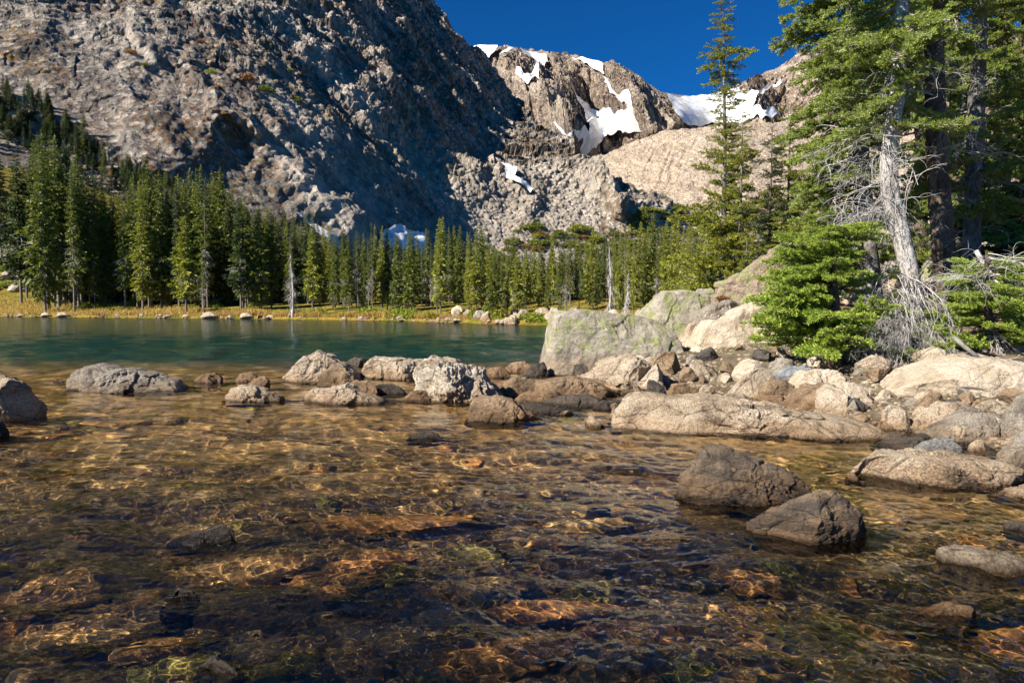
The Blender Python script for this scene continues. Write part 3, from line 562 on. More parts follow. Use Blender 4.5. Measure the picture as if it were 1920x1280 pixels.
# rubble that fills the bank between them
rg = np.random.default_rng(5)
protoS = []
for k in range(7):
    v, f = ICO[4]; V = v*np.array([1, rg.uniform(.6, .9), rg.uniform(.45, .75)]); V = shape_stone(V*.5, .4, rg, 13, .6, 40 + k, front=0.); protoS.append((V, f))
KS = ['tan', 'grey', 'brown', 'dark', 'pale', 'brown', 'grey']
protoM = [mesh('stone', V, f, True, [M[KS[k]]]) for k, (V, f) in enumerate(protoS)]
def scatter_stones(n, sample, label, group, zf, smin, smax, name='stone', cat='stone', meshes=None, sink=.3, keep=None, flat=1.):
    made = 0
    for k in range(n*6):
        if made >= n: break
        x, y = sample(); s = smin*(smax/smin)**(rg.random()**1.6)
        if keep is not None and not keep(x, y): continue
        me = (meshes or protoM)[rg.integers(len(meshes or protoM))]; z = float(zf(np.array(x), np.array(y)))
        o = link(name, me, None, (x, y, z + s*.5*.55*flat*(1 - 2*sink))); o.scale = (s*rg.uniform(.8, 1.3), s*rg.uniform(.8, 1.2), s*flat*rg.uniform(.8, 1.2)); o.rotation_euler = (rg.normal(0, .2), rg.normal(0, .2), rg.uniform(0, 6.3))
        tag(o, label, cat, group); o.cycles.is_caustics_receiver = True; made += 1
def bank_sample(px0, px1, py0, py1):
    def f():
        px, py = rg.uniform(px0, px1), rg.uniform(py0, py1); q = on_z(px, py, .08); return float(q[0]), float(q[1])
    return f
scatter_stones(70, bank_sample(1090, 1640, 688, 790), 'small angular stone wedged among the boulders behind the long pale boulder', 'rubble stones on the bank', lambda x, y: np.maximum(bank_z(x, y), -.05), .14, .55)
scatter_stones(45, bank_sample(1600, 1960, 735, 905), 'small stone in the rubble below the grey-white boulder on the right', 'rubble stones on the bank', lambda x, y: np.maximum(bank_z(x, y), -.05), .08, .4)
scatter_stones(22, bank_sample(880, 1130, 682, 768), 'small stone awash among the flat brown rocks left of the bank', 'rubble stones on the bank', lambda x, y: 0*x - .05, .12, .4)

# drowned rocks: real stones on the lake bed
protoU = [mesh('drowned_rock', V*np.array([1, 1, .8]), f, True, [M[('under', 'under_orange', 'under_olive', 'under_tan', 'under', 'under_orange', 'under_olive')[k]]]) for k, (V, f) in enumerate(protoS)]
def drowned(label, px, py, w, dpt, hgt, top, me, rz=0.):
    q = on_z(px, py, top - .05); D = q[1]; ww = w*D/F
    o = link('drowned_rock', protoU[me], None, (float(q[0]), float(q[1]), top - hgt*.33)); o.scale = (ww, dpt, hgt); o.rotation_euler.z = rz
    tag(o, label, 'drowned rock', 'rocks under the shallow water'); o.cycles.is_caustics_receiver = True
drowned('largest rust-orange rock under the water left of centre', 690, 985, 400, .85, .5, -.05, 1, .1)
drowned('brown sunken rock in front of the slanting black wet rock', 430, 1075, 430, .5, .45, -.06, 3, .15)
drowned('golden sunken rock in the lower left corner', 150, 1190, 420, .5, .4, -.07, 3, .2)
drowned('orange sunken rock at the bottom right of centre', 930, 1235, 330, .4, .5, -.08, 1, .2)
drowned('rusty sunken rock below the tiny black stone', 1010, 1150, 330, .38, .4, -.07, 1)
drowned('tan sunken slab near the small dark stone on the right edge', 1740, 975, 260, .45, .3, -.04, 3)
drowned('pale sunken rock shining behind the left shallows', 215, 800, 190, .9, .5, -.07, 3)
drowned('second pale sunken rock below the first on the left', 200, 826, 170, .5, .5, -.08, 3)
drowned('brown sunken rock right of centre beside the banded rock', 1080, 1000, 240, .5, .4, -.09, 0)
for k in range(230):
    px = rg.uniform(-60, 1980); py = 735 + 640*rg.random()**.8; w = rg.uniform(60, 260); q = on_z(px, py, -.3)
    if shore_dist(q[0], q[1]) > -.1: continue
    wm = min(1.1, max(.14, rg.lognormal(-1.1, .5))); z = float(bed_z(q[0:1], q[1:2])[0])
    o = link('drowned_rock', protoU[rg.integers(7)], None, (float(q[0]), float(q[1]), z + wm*.08)); o.scale = (wm, wm*rg.uniform(.6, 1), min(wm*rg.uniform(.4, .8), -z*1.25)); o.rotation_euler.z = rg.uniform(0, 6.3)
    tag(o, 'brown algae-covered stone lying under the shallow water', 'drowned rock', 'rocks under the shallow water'); o.cycles.is_caustics_receiver = True

# far shore stones
farM = [mesh('shore_stone', V, f, True, [M[k2]]) for (V, f), k2 in zip([(shape_stone(ICO[3][0]*np.array([.5, .4, .3]), .4, rg, 11, .8, 70+k, front=0), ICO[3][1]) for k in range(4)], ['grey', 'brown', 'grey', 'tan'])]
def far_sample(px0, px1, d0, d1):
    def f():
        a = (rg.uniform(px0, px1) - 960)/F; Y = 60.
        for _ in range(12): Y = float(interp(a*Y, FAR))
        return a*Y, Y + rg.uniform(d0, d1)
    return f
scatter_stones(185, far_sample(-20, 870, -.35, .9), 'small stone in the line along the far grassy shore', 'stones along the far shore', far_z, .25, 1.2, 'shore_stone', 'shore stone', farM, flat=.8, sink=.4)
scatter_stones(100, far_sample(850, 1260, -.2, 4.5), 'whitish stone in the heap on the far shore left of the lichen boulder', 'stones in the far-shore heap', far_z, .5, 1.7, 'shore_stone', 'shore stone', [farM[0], farM[3], farM[1], farM[3]], flat=1.1)
for lab, px, w in [('broad flat pale boulder on the far grassy shore', 393, 45), ('peaked pale boulder on the far shore right of the broad flat one', 462, 38), ('low tan boulder on the far shore near the left edge', 85, 26), ('flat tan boulder on the far shore right of the low one', 118, 32), ('rounded pale boulder on the far shore left of the broad flat one', 347, 18)]:
    a = (px - 960)/F; Y = 60.
    for _ in range(12): Y = float(interp(a*Y, FAR))
    o = link('shore_boulder', farM[3], None, (a*Y, Y + .3, .2)); s = w*Y/F; o.scale = (s*1.1, s*.7, s*.65); tag(o, lab, 'boulder', 'stones along the far shore')
hb = np.random.default_rng(12)
for k in range(30):
    px, py = hb.uniform(-30, 60), hb.uniform(405, 552); D = hit(px, py, far_z); q = at(px, py, D)
    if D > 139: continue
    s = hb.uniform(.9, 3.2); o = link('hillside_boulder', farM[[2, 0, 3, 2][hb.integers(4)]], None, (q[0], q[1], float(far_z(q[0], q[1])) + .1*s)); o.scale = (s, s*.9, s*.8); o.rotation_euler = (hb.normal(0, .2), hb.normal(0, .2), hb.uniform(0, 6))
    tag(o, 'grey boulder in the field on the grassy hillside at the left edge', 'boulder', 'boulders on the left hillside')

# ------------------------------------------------------------ trees
def foliage_material(name, a, b, c):
    t = NT(name, .55, .35); r = t.geo.outputs['Random Per Island']; n = t.noise(t.pos(), .9, 4, .6)
    t.color(t.mix(t.ramp(n, [(.4, 0.), (.62, .85)]), t.ramp(r, [(0, a), (.5, b), (1, c)]), b))
    tr = t.n('ShaderNodeBsdfTranslucent'); tr.inputs[0].default_value = tuple(min(1, v*1.3) for v in b) + (1,)
    ms = t.n('ShaderNodeMixShader'); ms.inputs[0].default_value = .3; out = t.t.nodes['Material Output']
    t.l(t.p.outputs[0], ms.inputs[1]); t.l(tr.outputs[0], ms.inputs[2]); t.l(ms.outputs[0], out.inputs[0]); return t.m
M['needles_far'] = foliage_material('spruce_needles', (.055, .085, .018), (.14, .165, .024), (.27, .255, .035))
M['needles_dark'] = foliage_material('dark_spruce_needles', (.025, .042, .017), (.055, .080, .024), (.10, .115, .03))
M['needles_yel'] = foliage_material('sunny_spruce_needles', (.10, .14, .02), (.24, .255, .03), (.42, .38, .05))
M['needles_blue'] = foliage_material('fir_needles', (.11, .19, .09), (.25, .31, .055), (.45, .47, .075))
M['needles_bright'] = foliage_material('young_fir_needles', (.13, .22, .05), (.28, .37, .05), (.48, .54, .08))
M['shrub'] = foliage_material('willow_leaves', (.10, .17, .02), (.20, .26, .02), (.38, .32, .03))
M['rust'] = foliage_material('autumn_leaves', (.13, .055, .025), (.24, .11, .03), (.34, .19, .045))
M['grass'] = foliage_material('dry_grass', (.26, .2, .045), (.46, .31, .09), (.24, .26, .04))
def bark_material(name, cols, blotch, sc):
    t = NT(name, .9, .2); P = t.mapping(t.obj(), (1, 1, .45)); n1 = t.noise(P, 3*sc, 6, .65); n2 = t.noise(P, 16*sc, 6, .75)
    c = t.ramp(n1, [(.35, cols[0]), (.5, cols[1]), (.65, cols[2])]); c = t.mix(t.ramp(n2, [(.48, 0.), (.6, blotch)]), c, [v*.3 for v in cols[0]])
    t.color(c); t.normal(t.bump(t.math('ADD', n2, n1), .05/sc, 1.)); return t.m
M['bark_white'] = bark_material('pale_fir_bark', [(.30, .27, .24), (.50, .46, .42), (.62, .58, .54)], .75, 1.3)
M['bark_dark'] = bark_material('dark_spruce_bark', [(.06, .045, .036), (.13, .095, .072), (.20, .15, .115)], .6, 1.3)
M['bark_grey'] = bark_material('grey_spruce_bark', [(.11, .10, .095), (.20, .18, .165), (.33, .31, .29)], .6, 1.)
M['bark_far'] = bark_material('spruce_bark', [(.10, .08, .07), (.20, .17, .15), (.36, .33, .3)], .3, .6)
M['dead'] = bark_material('bleached_dead_wood', [(.34, .31, .29), (.48, .45, .42), (.60, .57, .54)], .3, 2)

def tube(path, rad, sides=6, cap=True):
    path = np.asarray(path, float); rad = np.asarray(rad, float)*np.ones(len(path)); n = len(path); tg = np.gradient(path, axis=0); tg /= np.maximum(np.linalg.norm(tg, axis=1, keepdims=True), 1e-9)
    ref = np.where(np.abs(tg[:, 2:3]) > .9, np.array([[1., 0, 0]]), np.array([[0., 0, 1]])); u = np.cross(tg, ref); u /= np.maximum(np.linalg.norm(u, axis=1, keepdims=True), 1e-9); w = np.cross(tg, u)
    a = np.arange(sides)*2*math.pi/sides; V = path[:, None] + rad[:, None, None]*(np.cos(a)[None, :, None]*u[:, None] + np.sin(a)[None, :, None]*w[:, None])
    i = np.arange(n*sides).reshape(n, sides); j = np.roll(i, -1, 1); f = np.stack([i[:-1], j[:-1], j[1:], i[1:]], -1).reshape(-1, 4)
    return V.reshape(-1, 3), f
def join(parts):
    vs, fs, k = [], [], 0
    for v, f in parts: vs.append(v); fs.append(f + k); k += len(v)
    return np.concatenate(vs), np.concatenate(fs)
def tris(T): return T.reshape(-1, 3), np.arange(T.shape[0]*3).reshape(-1, 3)
def xform(V, Rm, s, p): return (V @ Rm.T)*s + p
def rotz(a): c, s_ = math.cos(a), math.sin(a); return np.array([[c, -s_, 0], [s_, c, 0], [0, 0, 1.]])
def roty(a): c, s_ = math.cos(a), math.sin(a); return np.array([[c, 0, s_], [0, 1, 0], [-s_, 0, c]])
def rotx(a): c, s_ = math.cos(a), math.sin(a); return np.array([[1, 0, 0], [0, c, -s_], [0, s_, c]])
def frame_to(d):
    d = d/np.linalg.norm(d, axis=-1, keepdims=True); up = np.array([0, 0, 1.]) + 0*d; s_ = np.cross(up, d); s_ /= np.maximum(np.linalg.norm(s_, axis=-1, keepdims=True), 1e-6); return np.stack([d, s_, np.cross(d, s_)], -1)

def tuft(rg, n, L, nl, wd):
    """needles standing round a twig that lies along +x"""
    x = rg.uniform(.0, 1., n)*L; a = rg.uniform(0, 6.283, n); lean = rg.uniform(.35, 1.1, n); l = nl*rg.uniform(.7, 1.15, n)
    d = np.stack([np.cos(lean), np.sin(lean)*np.cos(a), np.sin(lean)*np.sin(a)*.85 + .15], -1); b = np.stack([x, 0*x, 0*x], -1); tip = b + d*l[:, None]
    sd = np.cross(d, rg.normal(size=(n, 3))); sd /= np.linalg.norm(sd, axis=1, keepdims=True); mid = b + d*l[:, None]*.4
    return np.stack([mid - sd*wd, mid + sd*wd, tip], 1), np.stack([b, mid + sd*wd*1.1, mid - sd*wd*1.1], 1)
def fir_branch(rg, L, nside, tl, needles, nl, wd, droop=.25, bare=.25, both=False):
    """a limb along +x, unit length L: wood (quads) and needle triangles"""
    x = np.linspace(0, 1, 8); sway = rg.normal(0, .06); path = np.stack([x*L, sway*L*x*x, -droop*L*(x**1.5) + .55*droop*L*x**4], -1); wood = [tube(path, .018*L*(1.05 - x), 4)]
    T = []
    def put(p, d, l, k):
        q = tuft(rg, needles, l, nl, wd); q = np.concatenate(q) if both else q[0]; Rm = frame_to(d); T.append(q @ Rm.T + p)
    for k in range(nside):
        u = bare + (1 - bare)*(k + rg.uniform(0, .8))/nside; p = np.array([np.interp(u, x, path[:, j]) for j in range(3)]); sgn = 1 if k % 2 else -1
        sl_ = L*(.10 + .42*(1 - u)*min(1, (u - bare)*4 + .35))*rg.uniform(.6, 1.15); az = sgn*rg.uniform(.6, 1.1)
        d = np.array([math.cos(az), math.sin(az), rg.normal(-.12, .15)]); m = max(2, int(sl_/tl/.8)); q = [p]
        for j in range(m):
            q.append(q[-1] + d*tl*.85); d = d/np.linalg.norm(d)
            put(q[-2] + rg.normal(0, .01, 3), d + np.array([0, 0, rg.uniform(-.1, .35)]), tl, needles)
            if rg.random() < .6:
                e = d + np.array([0, 0, 0]) + rg.normal(0, .5, 3)*np.array([1, 1, .5]); put(q[-1], e, tl*.8, needles)
            d = d + np.array([.12, 0, rg.uniform(-.05, .14)])
        if m > 1: wood.append(tube(np.array(q), .005*L + .002, 3))
    return join(wood), np.concatenate(T)
def dead_branch(rg, L, kink=.18, droop=.2, r0=.012, lev=2, up=0.):
    out = []
    def grow(p, d, l, r, k):
        n = 7; P = [p]; d = d/np.linalg.norm(d)
        for i in range(n):
            d = d + rg.normal(0, kink, 3) + np.array([0, 0, -droop*.35 + up*i/n]); d /= np.linalg.norm(d); P.append(P[-1] + d*l/n)
            if k > 0 and i > 0 and rg.random() < .8: grow(P[-1], d + rg.normal(0, .75, 3), l*rg.uniform(.3, .6), r*.55, k-1)
        out.append(tube(np.array(P), np.linspace(r, r*.3, n+1), 4 if r > .006 else 3))
    grow(np.zeros(3), np.array([1., 0, .05]), L, r0, lev); return join(out)

class Tree:
    """collects the parts of one tree and links them under an Empty at its foot"""
    def __init__(s): s.tr, s.w, s.f, s.d = [], [], [], []
    def build(s, name, loc, fol, bark, label, group=None, cat='tree', protos=None, dead='dead'):
        root = bpy.data.objects.new(name, None); COL.objects.link(root); root.location = loc; tag(root, label, cat, group)
        if s.tr: v, f = join(s.tr); link('trunk', mesh('trunk', v, f, True, [M[bark]]), root)
        if s.w: v, f = join(s.w); link('branches', mesh('branches', v, f, True, [M[bark]]), root)
        if s.f: v, f = tris(np.concatenate(s.f)); link('crown', mesh('crown', v, f, False, [M[fol]]), root)
        if s.d: v, f = join(s.d); link('dead_branches', mesh('dead_branches', v, f, True, [M[dead]]), root)
        return root
def copy_tree(o, loc, sc, rz, label=None):
    c = o.copy(); COL.objects.link(c); c.location = loc; c.scale = sc; c.rotation_euler = (0, 0, rz)
    if label: c['label'] = label
    for ch in list(o.children):
        g = ch.copy(); COL.objects.link(g); g.parent = c
    return c
# --- far spruces, one unit tall; each limb a ragged fan
def far_fan(rg, n):
    T = []
    for k in range(n):
        u = rg.random()**.7; y = rg.normal(0, .16)*(1.15 - u); p = np.array([u, y, -.22*u + .08*u*u + rg.normal(0, .03)]); d = np.array([1, rg.normal(0, .8), rg.normal(-.15, .35)]); d /= np.linalg.norm(d)
        l = rg.uniform(.16, .34); sd = np.cross(d, rg.normal(size=3)); sd /= np.linalg.norm(sd); T.append([p - sd*.10, p + sd*.10, p + d*l*1.1])
    return np.array(T)
def far_spruce(rg, width, base, dense, deadlow=.0, sparse=0.):
    t = Tree(); zz = np.linspace(0, 1, 9); lean = rg.normal(0, .008, 2); path = np.stack([lean[0]*np.sin(zz*3), lean[1]*np.sin(zz*2.5), zz], -1); t.tr.append(tube(path, .0105*(1.02 - zz) + .0012, 6))
    fans = [far_fan(rg, 15) for _ in range(6)]; z = base; lop = rg.uniform(0, 6.28); gap = rg.uniform(0, 1, 40)
    while z < .985:
        u = (z - base)/(1 - base); r = width*((1 - u)**.8 + .10)*(.62 + .38*min(1, u*5))*(.75 + .5*gap[int(u*39)])
        for k in range(dense):
            if rg.random() < sparse: continue
            a = rg.uniform(0, 6.28); rr = r*rg.uniform(.55, 1.2)*(1 + .18*math.cos(a - lop)) + .008
            if u < .35 and rg.random() < deadlow:
                v, f = dead_branch(rg, rr*.9, .1, .25, .0016, 1); t.d.append((xform(v, rotz(a), 1, path[0]*0 + [np.interp(z, zz, path[:, 0]), np.interp(z, zz, path[:, 1]), z]), f)); continue
            q = fans[rg.integers(6)]*np.array([1, 1, 1.]); t.f.append(xform(q.reshape(-1, 3), rotz(a) @ roty(rg.uniform(-.1, .35) - .25*u), rr, np.array([np.interp(z, zz, path[:, 0]), np.interp(z, zz, path[:, 1]), z])).reshape(-1, 3, 3))
        z += rg.uniform(.005, .012)
    t.f.append(xform(far_fan(rg, 8).reshape(-1, 3), roty(-1.5), .05, np.array([path[-1, 0], path[-1, 1], .96])).reshape(-1, 3, 3)); return t
tg_ = np.random.default_rng(77)
spec = [(.105, .14, 4, .3, 0, 'needles_far'), (.085, .22, 4, .5, .1, 'needles_far'), (.125, .10, 4, .2, 0, 'needles_far'), (.075, .30, 3, .7, .15, 'needles_dark'), (.11, .18, 4, .4, 0, 'needles_dark'),
        (.095, .12, 4, .2, 0, 'needles_yel'), (.12, .16, 4, .3, .05, 'needles_yel'), (.07, .2, 3, .8, .3, 'needles_far'), (.13, .02, 5, 0, 0, 'needles_yel')]
SP = [far_spruce(tg_, w_, b_, d_, dl, sps) for w_, b_, d_, dl, sps, m_ in spec]
LS = 'spruces standing along the far shore'; SPR = [None]*len(SP)
SKY = [(-60, 320), (0, 300), (60, 290), (90, 262), (115, 262), (150, 290), (185, 335), (215, 350), (285, 315), (330, 345), (355, 310), (412, 322), (440, 360), (462, 370), (500, 385), (540, 405), (590, 405), (640, 415), (700, 425), (760, 430), (850, 420), (885, 425), (930, 452), (975, 458), (1040, 440), (1075, 450), (1130, 435), (1180, 412), (1260, 405), (1320, 420), (1400, 430), (1500, 430), (1640, 430)]
STANDS = [(215, 'left', 'grassy hillside at the left'), (430, 'tall', 'golden meadow strip'), (620, 'dense', 'line of small far-shore stones'), (860, 'even', 'sandy strip of far shore'), (1060, 'mixed', 'heap of whitish far-shore stones'), (2000, 'sunlit', 'big lichen boulder')]
def spruce_label(px, i, hgt):
    st = [s_ for s_ in STANDS if px < s_[0]][0]
    a = ['dark green', 'slim dark green', 'broad dark green', 'thin nearly bare-stemmed', 'very dark', 'yellow-green', 'broad yellow-green', 'sparse half-dead', 'bushy low'][i]
    return f'{a} spruce in the {st[1]} stand behind the {st[2]}'
def put_spruce(px, top, d, i, label=None, wide=1., loc=None):
    if loc is None:
        a = (px - 960)/F; Y = 60.
        for _ in range(12): Y = float(interp(a*Y, FAR))
        Y += d; x = a*Y; z = float(far_z(x, Y)) - .2
    else: x, Y, z = loc
    ht = H + float(tz(px, top)[1])*Y - z; sc = (ht*wide, ht*wide, ht)
    lb = label or spruce_label(px, i, ht)
    if SPR[i] is None:
        SPR[i] = SP[i].build('spruce_tree', (x, Y, z), spec[i][5], 'bark_far', lb, LS); SPR[i].scale = sc; SPR[i].rotation_euler.z = rg.uniform(0, 6); return SPR[i]
    return copy_tree(SPR[i], (x, Y, z), sc, rg.uniform(0, 6.28), lb)
rg = np.random.default_rng(31)
named = [(92, 250, 6, 1, 'tallest slim spruce at the left end of the stand by the hillside'), (112, 258, 9, 0, 'second tall spruce close behind the tallest one at the left end'), (155, 288, 14, 1, 'tall spruce with a ragged top right of the two leftmost tall ones'), (8, 290, 26, 4, 'dark spruce cut by the left edge on the hillside'),
         (285, 312, 10, 2, 'pointed spruce rising over the middle of the left stand'), (416, 318, 16, 2, 'broad rusty-topped spruce standing highest above the golden meadow'), (462, 368, 7, 0, 'spruce right of the broad rusty-topped one'), (350, 405, 3, 6, 'light green spruce leaning at its foot above the golden meadow'), (383, 480, 1.5, 7, 'small thin spruce standing alone at the meadow edge'),
         (545, 445, 1.5, 7, 'half-dead grey-branched spruce at the water edge of the far shore'), (970, 470, 2.5, 6, 'yellow-green spruce with a bare pale stem left of the big lichen boulder'), (1062, 465, 4, 7, 'spruce with a skirt of grey dead branches behind the lichen boulder'), (926, 468, 2, 2, 'bushy dark spruce standing forward on the heap of whitish stones')]
for px, top, d, i, lb in named: put_spruce(px, top, d, i, lb)
for k in range(176):
    px = 40 + (1500 - 40)*(k + rg.uniform(0, 1))/176; u = rg.random(); left = px < 600
    d = 2.5 + (22 if left else 16)*u**.9; sk = float(interp(px, SKY)); top = sk + rg.uniform(-18, 26) + (30*(1 - u)*rg.random()); 
    if px > 820 or rg.random() < .15: i = int(rg.choice([5, 6, 0, 2, 6, 5, 7, 1]))
    else: i = int(rg.choice([0, 1, 2, 3, 4, 0, 1, 2, 7, 5]))
    put_spruce(px, top, d, i, wide=rg.uniform(.5, .85))
# --- the wood on the slope above
tags = 'spruces climbing the slope above the left stand'
def surf(sh, px, py):
    PX, PY, P = sh; j = int(np.clip(np.searchsorted(PX[0], px), 0, PX.shape[1]-1)); i = int(np.argmin(np.abs(PY[:, j] - py))); return P[i, j]
n0 = 0
for k in range(400):
    px = rg.uniform(-10, 560); up = float(interp(px, [(-10, 175), (60, 190), (130, 250), (200, 300), (260, 340), (330, 385), (420, 430), (560, 450)])); lo = float(interp(px, [(-10, 290), (100, 300), (200, 345), (300, 380), (420, 450), (560, 470)]))
    if rg.random() > 1 - .35*px/560 or n0 >= 88: continue
    py = rg.uniform(up, lo); q = surf(shA, px, py); top = py - rg.uniform(38, 66); i = [3, 4, 4, 1, 4][rg.integers(5)]; n0 += 1
    o = put_spruce(px, top, 0, i, ['narrow', 'dark', 'dark', 'slim', 'dark'][rg.integers(5)] + ' spruce in the dark wood climbing the slope at the upper left', 1.45, loc=(q[0], q[1], q[2] - .8)); o['group'] = tags
# --- low brush on the rocks behind the middle of the shore, willow and grass by the water
def bush(rg, n, leaf):
    c = rg.normal(size=(n, 3)); c /= np.linalg.norm(c, axis=1, keepdims=True); c *= (rg.random((n, 1))**.35); c[:, 2] = np.abs(c[:, 2])*.8; c += .22*fbm(c*2.5 + rg.uniform(0, 50), 3)[:, None]*c
    a = rg.normal(size=(n, 3)); a /= np.linalg.norm(a, axis=1, keepdims=True); b = np.cross(a, rg.normal(size=(n, 3))); b /= np.linalg.norm(b, axis=1, keepdims=True)
    return np.stack([c - b*leaf*.4, c + b*leaf*.4, c + a*leaf], 1)
bm_ = []
for k in range(3):
    for key in ('shrub', 'needles_far', 'rust', 'needles_yel', 'needles_dark'):
        v, f = tris(bush(rg, 420, .2)); bm_.append((key, mesh('shrub', v, f, False, [M[key]])))
def put_bush(loc, w, h, key, label, group):
    me = [m for k_, m in bm_ if k_ == key][rg.integers(3)]; o = link('shrub', me, None, loc); o.scale = (w, w, h); o.rotation_euler.z = rg.uniform(0, 6.28); tag(o, label, 'shrub', group)
for k in range(44):
    px = rg.choice([rg.uniform(140, 250), rg.uniform(160, 480), rg.uniform(480, 1010)]); x, y = None, None; a = (px-960)/F; Y = 60.
    for _ in range(12): Y = float(interp(a*Y, FAR))
    Y += rg.uniform(1.2, 3.0) if px > 480 else rg.uniform(7, 13); key = 'shrub' if rg.random() < .7 else 'needles_yel'
    put_bush((a*Y, Y, float(far_z(a*Y, Y)) - .05), rg.uniform(.6, 1.3), rg.uniform(.45, 1.1), key, 'low yellow-green willow at the feet of the far-shore spruces', 'willows on the far shore')
for k in range(30):
    px, py = rg.uniform(-20, 90), rg.uniform(395, 540); D = hit(px, py, far_z); q = at(px, py, D)
    if D < 139: put_bush((q[0], q[1], float(far_z(q[0], q[1])) - .1), rg.uniform(.7, 2.), rg.uniform(.5, 1.4), 'shrub' if rg.random() < .6 else 'needles_far', 'low green bush between the boulders of the left hillside', 'bushes on the left hillside')
for k in range(120):
    px = rg.uniform(925, 1330); c = float(interp(px, [(925, 470), (950, 440), (1000, 415), (1060, 415), (1130, 440), (1190, 400), (1260, 390), (1330, 395)])); py = c + rg.uniform(4, 55); q = surf(shA if px < 1118 else shT, px, py)
    s_ = q[1]*.009*rg.uniform(.6, 1.4); r_ = rg.random(); key = 'needles_far' if r_ < .75 else ('rust' if r_ < .80 else 'needles_yel')
    put_bush(tuple(q - [0, 0, .3]), s_*1.2, s_*.8, key, 'dwarf spruce thicket on the rocky knoll behind the far-shore trees', 'thickets on the rocky knoll')
for px, py, w_, key in [(375, 95, 3, 'rust'), (270, 145, 3, 'needles_far'), (495, 190, 6, 'needles_far'), (540, 150, 3, 'needles_far'), (552, 205, 5, 'needles_dark' if 0 else 'needles_far'), (460, 165, 6, 'rust'), (395, 152, 4, 'shrub'), (245, 120, 4, 'rust')]:
    q = surf(shA, px, py); put_bush(tuple(q), w_*.7, w_*.6, key, 'small patch of brush high on the dark mountainside', 'brush patches on the mountainside')
N = 26000; PXg = rg.uniform(-60, 900, N); ag = (PXg - 960)/F; Yg = np.full(N, 60.)
for _ in range(12): Yg = interp(ag*Yg, FAR)
Yg = Yg + .9 + interp(PXg, [(-60, 17), (300, 13), (420, 5), (560, 2.2), (900, 1.3)])*rg.random(N)**1.3; Xg = ag*Yg; b = np.stack([Xg, Yg, far_z(Xg, Yg) - .03], -1)
hg = rg.uniform(.16, .5, N)*(.6 + .6*(vnoise(b*np.array([.5, .5, 0])) > 0)); az_ = rg.uniform(0, 3.14, N); sd = np.stack([np.cos(az_), np.sin(az_), 0*az_], -1)*rg.uniform(.03, .08, N)[:, None]
v, f = tris(np.stack([b - sd, b + sd, b + np.stack([rg.normal(0, .1, N), rg.normal(0, .1, N), hg], -1)], 1))
tag(link('grass', mesh('grass', v, f, False, [M['grass']])), 'golden dry grass on the far shore meadow', 'grass', kind='stuff')
# dead snag behind the boulders
def snag(px, top, d, label, lean=0.):
    a = (px - 960)/F; Y = 60.
    for _ in range(12): Y = float(interp(a*Y, FAR))
    Y += d; x = a*Y; z = float(far_z(x, Y)) - .2; ht = H + float(tz(px, top)[1])*Y - z; t = Tree(); u = np.linspace(0, 1, 9)
    path = np.stack([lean*u*ht + .1*np.sin(u*4), .1*np.sin(u*5), u*ht], -1); t.tr.append(tube(path, ht*.02*(1.05 - u), 6))
    for k in range(55):
        uu = rg.uniform(.12, .95); v, f = dead_branch(rg, ht*.16*(1.25 - uu)*rg.uniform(.5, 1.1), .12, .5, .022, 1); t.d.append((xform(v, rotz(rg.uniform(0, 6.28)) @ roty(.5), 1, np.array([np.interp(uu, u, path[:, j]) for j in range(3)])), f))
    t.build('dead_tree', (x, Y, z), None, 'dead', label, 'bare dead trees on the far shore', 'dead tree')
snag(1142, 455, 1.5, 'bare grey snag with drooping dead limbs behind the lichen boulder'); snag(1168, 505, 1.6, 'leaning bare snag forking off to the right of the grey snag', .12); snag(548, 470, .9, 'bare pale snag at the water edge before the left spruces')

# ------------------------------------------------------------ the firs on the right bank
rg = np.random.default_rng(101)
def protos(n, **k): return [fir_branch(rg, 1., **k) for _ in range(n)]
NB = protos(7, nside=22, tl=.062, needles=20, nl=.046, wd=.0085, droop=.22, bare=.2)
LB = protos(5, nside=20, tl=.075, needles=22, nl=.052, wd=.009, droop=.02, bare=.22)
MB_ = protos(6, nside=11, tl=.12, needles=12, nl=.10, wd=.024, droop=.15, bare=.1)
DB_ = [dead_branch(rg, 1., .17, .25, .011, 2) for _ in range(7)]
CB_ = [dead_branch(rg, 1., .13, .9, .010, 2) for _ in range(6)]
def px_path(pts, D): return np.array([at(x, y, D) for x, y in pts])
def on_path(path, py, D):
    z = H + float(tz(960, py)[1])*D; zs = path[:, 2]; return np.array([np.interp(z, zs, path[:, j]) for j in range(3)])
def resample(P, n):
    u = np.linspace(0, 1, len(P)); v = np.linspace(0, 1, n); Q = np.stack([np.interp(v, u, P[:, j]) for j in range(3)], -1)
    for _ in range(3): Q[1:-1] = (Q[:-2] + 2*Q[1:-1] + Q[2:])/4
    return Q
